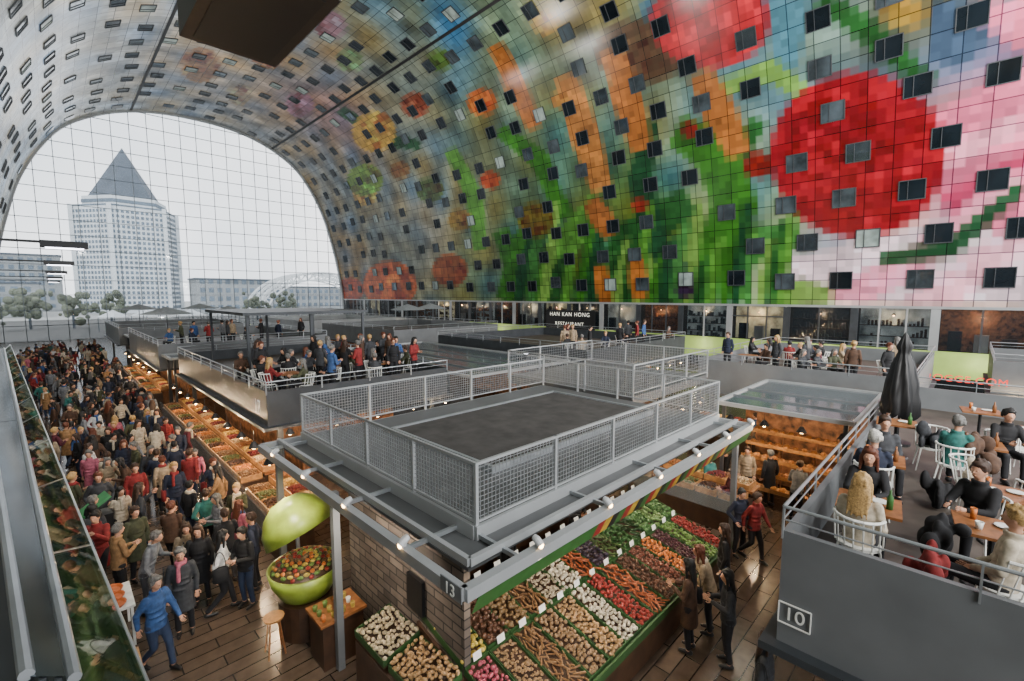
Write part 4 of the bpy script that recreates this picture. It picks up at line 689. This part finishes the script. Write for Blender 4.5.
garment('bag','red soft bag beside the near railing','red',(6.65,.12,ZD+.3),.95); garment('coat','black coat thrown over a chair back beside the wooden table','black',(7.25,.1,ZD+.5)); garment('coat','brown coat draped over a white chair by the teal jacket','brown',(11.5,-.35,ZD+.45),1.2); garment('bag','black bulky bag on the balcony floor','black',(10.2,.2,ZD),1.2); garment('coat','dark grey coat draped on an empty chair at the back','dark grey',(12.3,.4,ZD+.45),1.1); garment('coat','cream coat hanging over a chair in the middle of the balcony','cream',(10.4,-.2,ZD+.48),.9)
uq=(13.9,1.05); t=thing('parasol','closed black parasol standing at the edge of the near balcony','umbrella',(*uq,ZD)); MB().tube((*uq,ZD),(*uq,ZD+2.6),.025).build('pole',BLACK,t); MB().lathe([(0,0),(.25,0),(.25,.06),(0,.07)],18,(*uq,ZD)).build('base',BLACK,t)
m=MB(); n=32; rg=[]
for z,r in ((.68,.3),(.76,.34),(1.1,.33),(1.5,.28),(1.9,.2),(2.1,.13),(2.2,.1),(2.3,.14),(2.5,.07),(2.65,.01)): rg.append([(uq[0]+r*(1+.16*math.cos(8*2*math.pi*k/n+z*2))*math.cos(2*math.pi*k/n),uq[1]+r*(1+.16*math.cos(8*2*math.pi*k/n+z*2))*math.sin(2*math.pi*k/n),ZD+z+(.06*math.cos(8*2*math.pi*k/n) if z<.8 else 0)) for k in range(n)])
m.add([v for r in rg for v in r],[(i*n+k,i*n+(k+1)%n,(i+1)*n+(k+1)%n,(i+1)*n+k) for i in range(len(rg)-1) for k in range(n)]); m.build('folded_canopy',BLACK,t,True)
def deckpeople(n,xr,yr,where,poses=('standing','holding','sitting')):
    k=0;tr=0
    while k<n and tr<900:
        tr+=1; x,y=random.uniform(*xr),random.uniform(*yr)
        if any((x-a)**2+(y-b)**2<.3 for a,b in occ[-n:]): continue
        po=random.choice(poses); j=random.choice(['black','black','black','navy','navy','dark grey','dark grey','brown','burgundy','blue','light grey','olive','beige','red']); h=random.choice(['brown','black','grey','blond','auburn']); hs=random.choice(['short','long','bun']); kk=(po,j,h,hs,where)
        if kk in used: continue
        used.add(kk); rz=R_(random.uniform(0,360)); person(po,(x,y,ZD),rz,j,h,hs,'short','dark',None,'guests '+where,ext=' '+where); k+=1
        if po=='sitting': spawn(ch,'cafe_chair','chair of the %s jacket, %s %s hair, %s'%(j,hs,h,where),'chair',(x,y,ZD),rz,'chairs '+where)
random.seed(5)
deckpeople(36,(4.9,11),(15.6,20),'on terrace 17',('standing','sitting','sitting','holding')); deckpeople(12,(5,13.5),(33.5,37),'on the mid terrace'); deckpeople(22,(21,26),(1.8,8),'on the long terrace',('standing','sitting','sitting')); deckpeople(14,(20,30),(14.6,17),'on the rear terrace',('sitting','standing')); deckpeople(4,(29.8,34),(-5,-1.6),'on the far right terrace',('sitting',))
for i,(x,y) in enumerate([(5.8,17),(7.6,17.3),(9.4,16.9),(22.5,3.5),(22.7,5),(22.5,7.2)]): spawn(tb,'cafe_table','square wooden table among the guests, number %d of the far terraces'%(i+1),'table',(x,y,ZD),0,'tables on the far terraces')
t=thing('pergola','dark flat roofed pergola frame on the terrace stall','pergola',(9,24,ZD)); MB().bx(5.5,11,21,27.5,5.75,5.87).build('roof',DSTEEL,t)
for x in (5.7,8.3,10.8):
    for y in (21.2,27.3): MB().beam((x,y,ZD),(x,y,5.75),.1,.1).build('column',DSTEEL,t)
PW=mat('pale parasol cloth',(135,140,143),.8)
for i,(x,y) in enumerate([(6,42),(10,42),(6,57),(11,57),(24,38),(28,40)]):
    t=thing('parasol','open grey parasol on a far terrace, number %d'%(i+1),'umbrella',(x,y,ZD),group='open parasols'); MB().tube((x,y,ZD),(x,y,ZD+2.6),.03,6).build('pole',DSTEEL,t); MB().lathe([(1.7,2.1),(.6,2.45),(0,2.65)],8,(x,y,ZD)).build('canopy',PW,t)
# ---------------- shopfronts right wall
XS=43.6; ys=np.arange(-12,92,4.6); LG2=mat('lime wall panel',(160,188,98),.5,0,.1,1)
for i,y in enumerate(ys):
    t=thing('shopfront','two storey glazed shopfront under the vault, bay %d from the right end'%(i+1),'shopfront',(XS,y,0),group='shopfront bays')
    zb=2.7; MB().bx(XS,XS+.05,y+.15,y+4.45,zb,5.65).build('upper_glass',DGLASS,t); MB().bx(XS,XS+.05,y+.15,y+4.45,.1,.9).build('lower_glass',DGLASS,t)
    MB().bx(XS-.12,XS+.15,y,y+4.6,.9,zb).build('fascia_band',LG2 if i<14 else MSTEEL,t)
    for yy in ((y+1.53,y+3.06) if i%2 else (y+2.3,)): MB().bx(XS-.08,XS+.1,yy-.05,yy+.05,zb,5.62).build('mullion',DSTEEL if i%3 else LST,t)
    if i%4==1: MB().bx(XS-.06,XS+.08,y+.2,y+4.4,4.7,4.8).build('transom',DSTEEL,t)
    MB().bx(XS-.1,XS+.1,y,y+4.6,5.62,5.8).build('head_beam',LST,t); MB().bx(XS-.08,XS+.12,y-.25,y+.25,zb,5.6).build('pillar',LST if i%3==0 else DSTEEL,t)
    MB().bx(XS+.95,XS+1.0,y+.25,y+4.35,zb,5.6).build('lit_back_panel',[LITI,LITC,WARML,LITC,DSTEEL][i%5],t)  # most of these panels glow by their own material
    if i%3!=2:
        zs=(3.5,4.3) if i%2 else (3.2,3.9,4.6)
        for z in zs: MB().bx(XS+.5,XS+.9,y+.3,y+4.3,z,z+.05).build('shelf',DWOOD,t)
        m=MB(); [m.bx(XS+.5,XS+.75,y+.4+k*.22,y+.4+k*.22+.14,zz+.05,zz+.05+random.uniform(.15,.6)) for k in range(17) for zz in (2.7,)+zs if random.random()<.6]; m.build('goods_row',random.choice([DSTEEL,WOOD,DSTEEL,DWOOD,BLACK]),t)
    else:
        for k in range(3): MB().bx(XS+.4,XS+.8,y+.6+k*1.3,y+1.3+k*1.3,zb,zb+1.0+.2*k).build('counter_block',[DWOOD,LST,BLACK][k],t)
    if i<16: pend(XS+.45,y+2.3,5.1,'pendant lamp inside shopfront bay %d'%(i+1),70,'lamps in the shopfronts')
    if i%2==0: light('POINT',(XS-1.2,y+2.3,2.0),75,(1,.88,.7),.1)
def walltext(s,px,py,size,m,lab,X,sp=1):
    d=ray(px,py); k=X/d.x; text(s,(X,d.y*k,H+d.z*k),(R_(90),0,R_(-90)),size,m,lab,'shop_sign','sign',sp)
sg=mat('sign white glow',(245,240,225),em=.7); d=ray(569,320); k=43.3/d.x
tag(MB().bx(43.35,43.5,d.y*k-3.6,d.y*k+3.6,H+d.z*k-1.4,H+d.z*k+1.15).build('sign_board',BLACK),'black sign board below the vault carrying white restaurant lettering','sign')
walltext('HAN KAN HONG',569,314.5,.66,sg,'white restaurant name lettering on the black board, upper line',43.3,1.2); walltext('RESTAURANT',569,324,.6,sg,'white lettering reading restaurant, lower line',43.3,1.2)
walltext('ROGGE.COM',965,380,.42,mat('red glow letters',(215,50,35),em=1.6),'red glowing letters on the stall below the far right terrace',28.6,1.1)
for i in range(26):
    spawn1('flower_pot',pr['leafy'],'red or green leafy plant in the row below the red letters','plant',(28.2,-5.8+i*.2,1.3+(i%2)*.2),(0,0,i),'red plants under the red sign',1.6,pm['tomato'] if i%2 else pm['lettuce'])
for y in (-1.6,-3,-4.6): pend(28.2,y,2.2,'pendant lamp added to brighten the red plants, at %s'%{-1.6:'the left',-3:'the middle',-4.6:'the right'}[y],90)  # lamps added to brighten the plant display
tag(MB().bx(27.9,28.6,-6,-.8,0,1.2).build('plant_bench',DWOOD),'dark wooden bench under the red plants','bench')
for o in bpy.data.objects:
    if '_o' in o: del o['_o']
print('objects',len(bpy.data.objects))
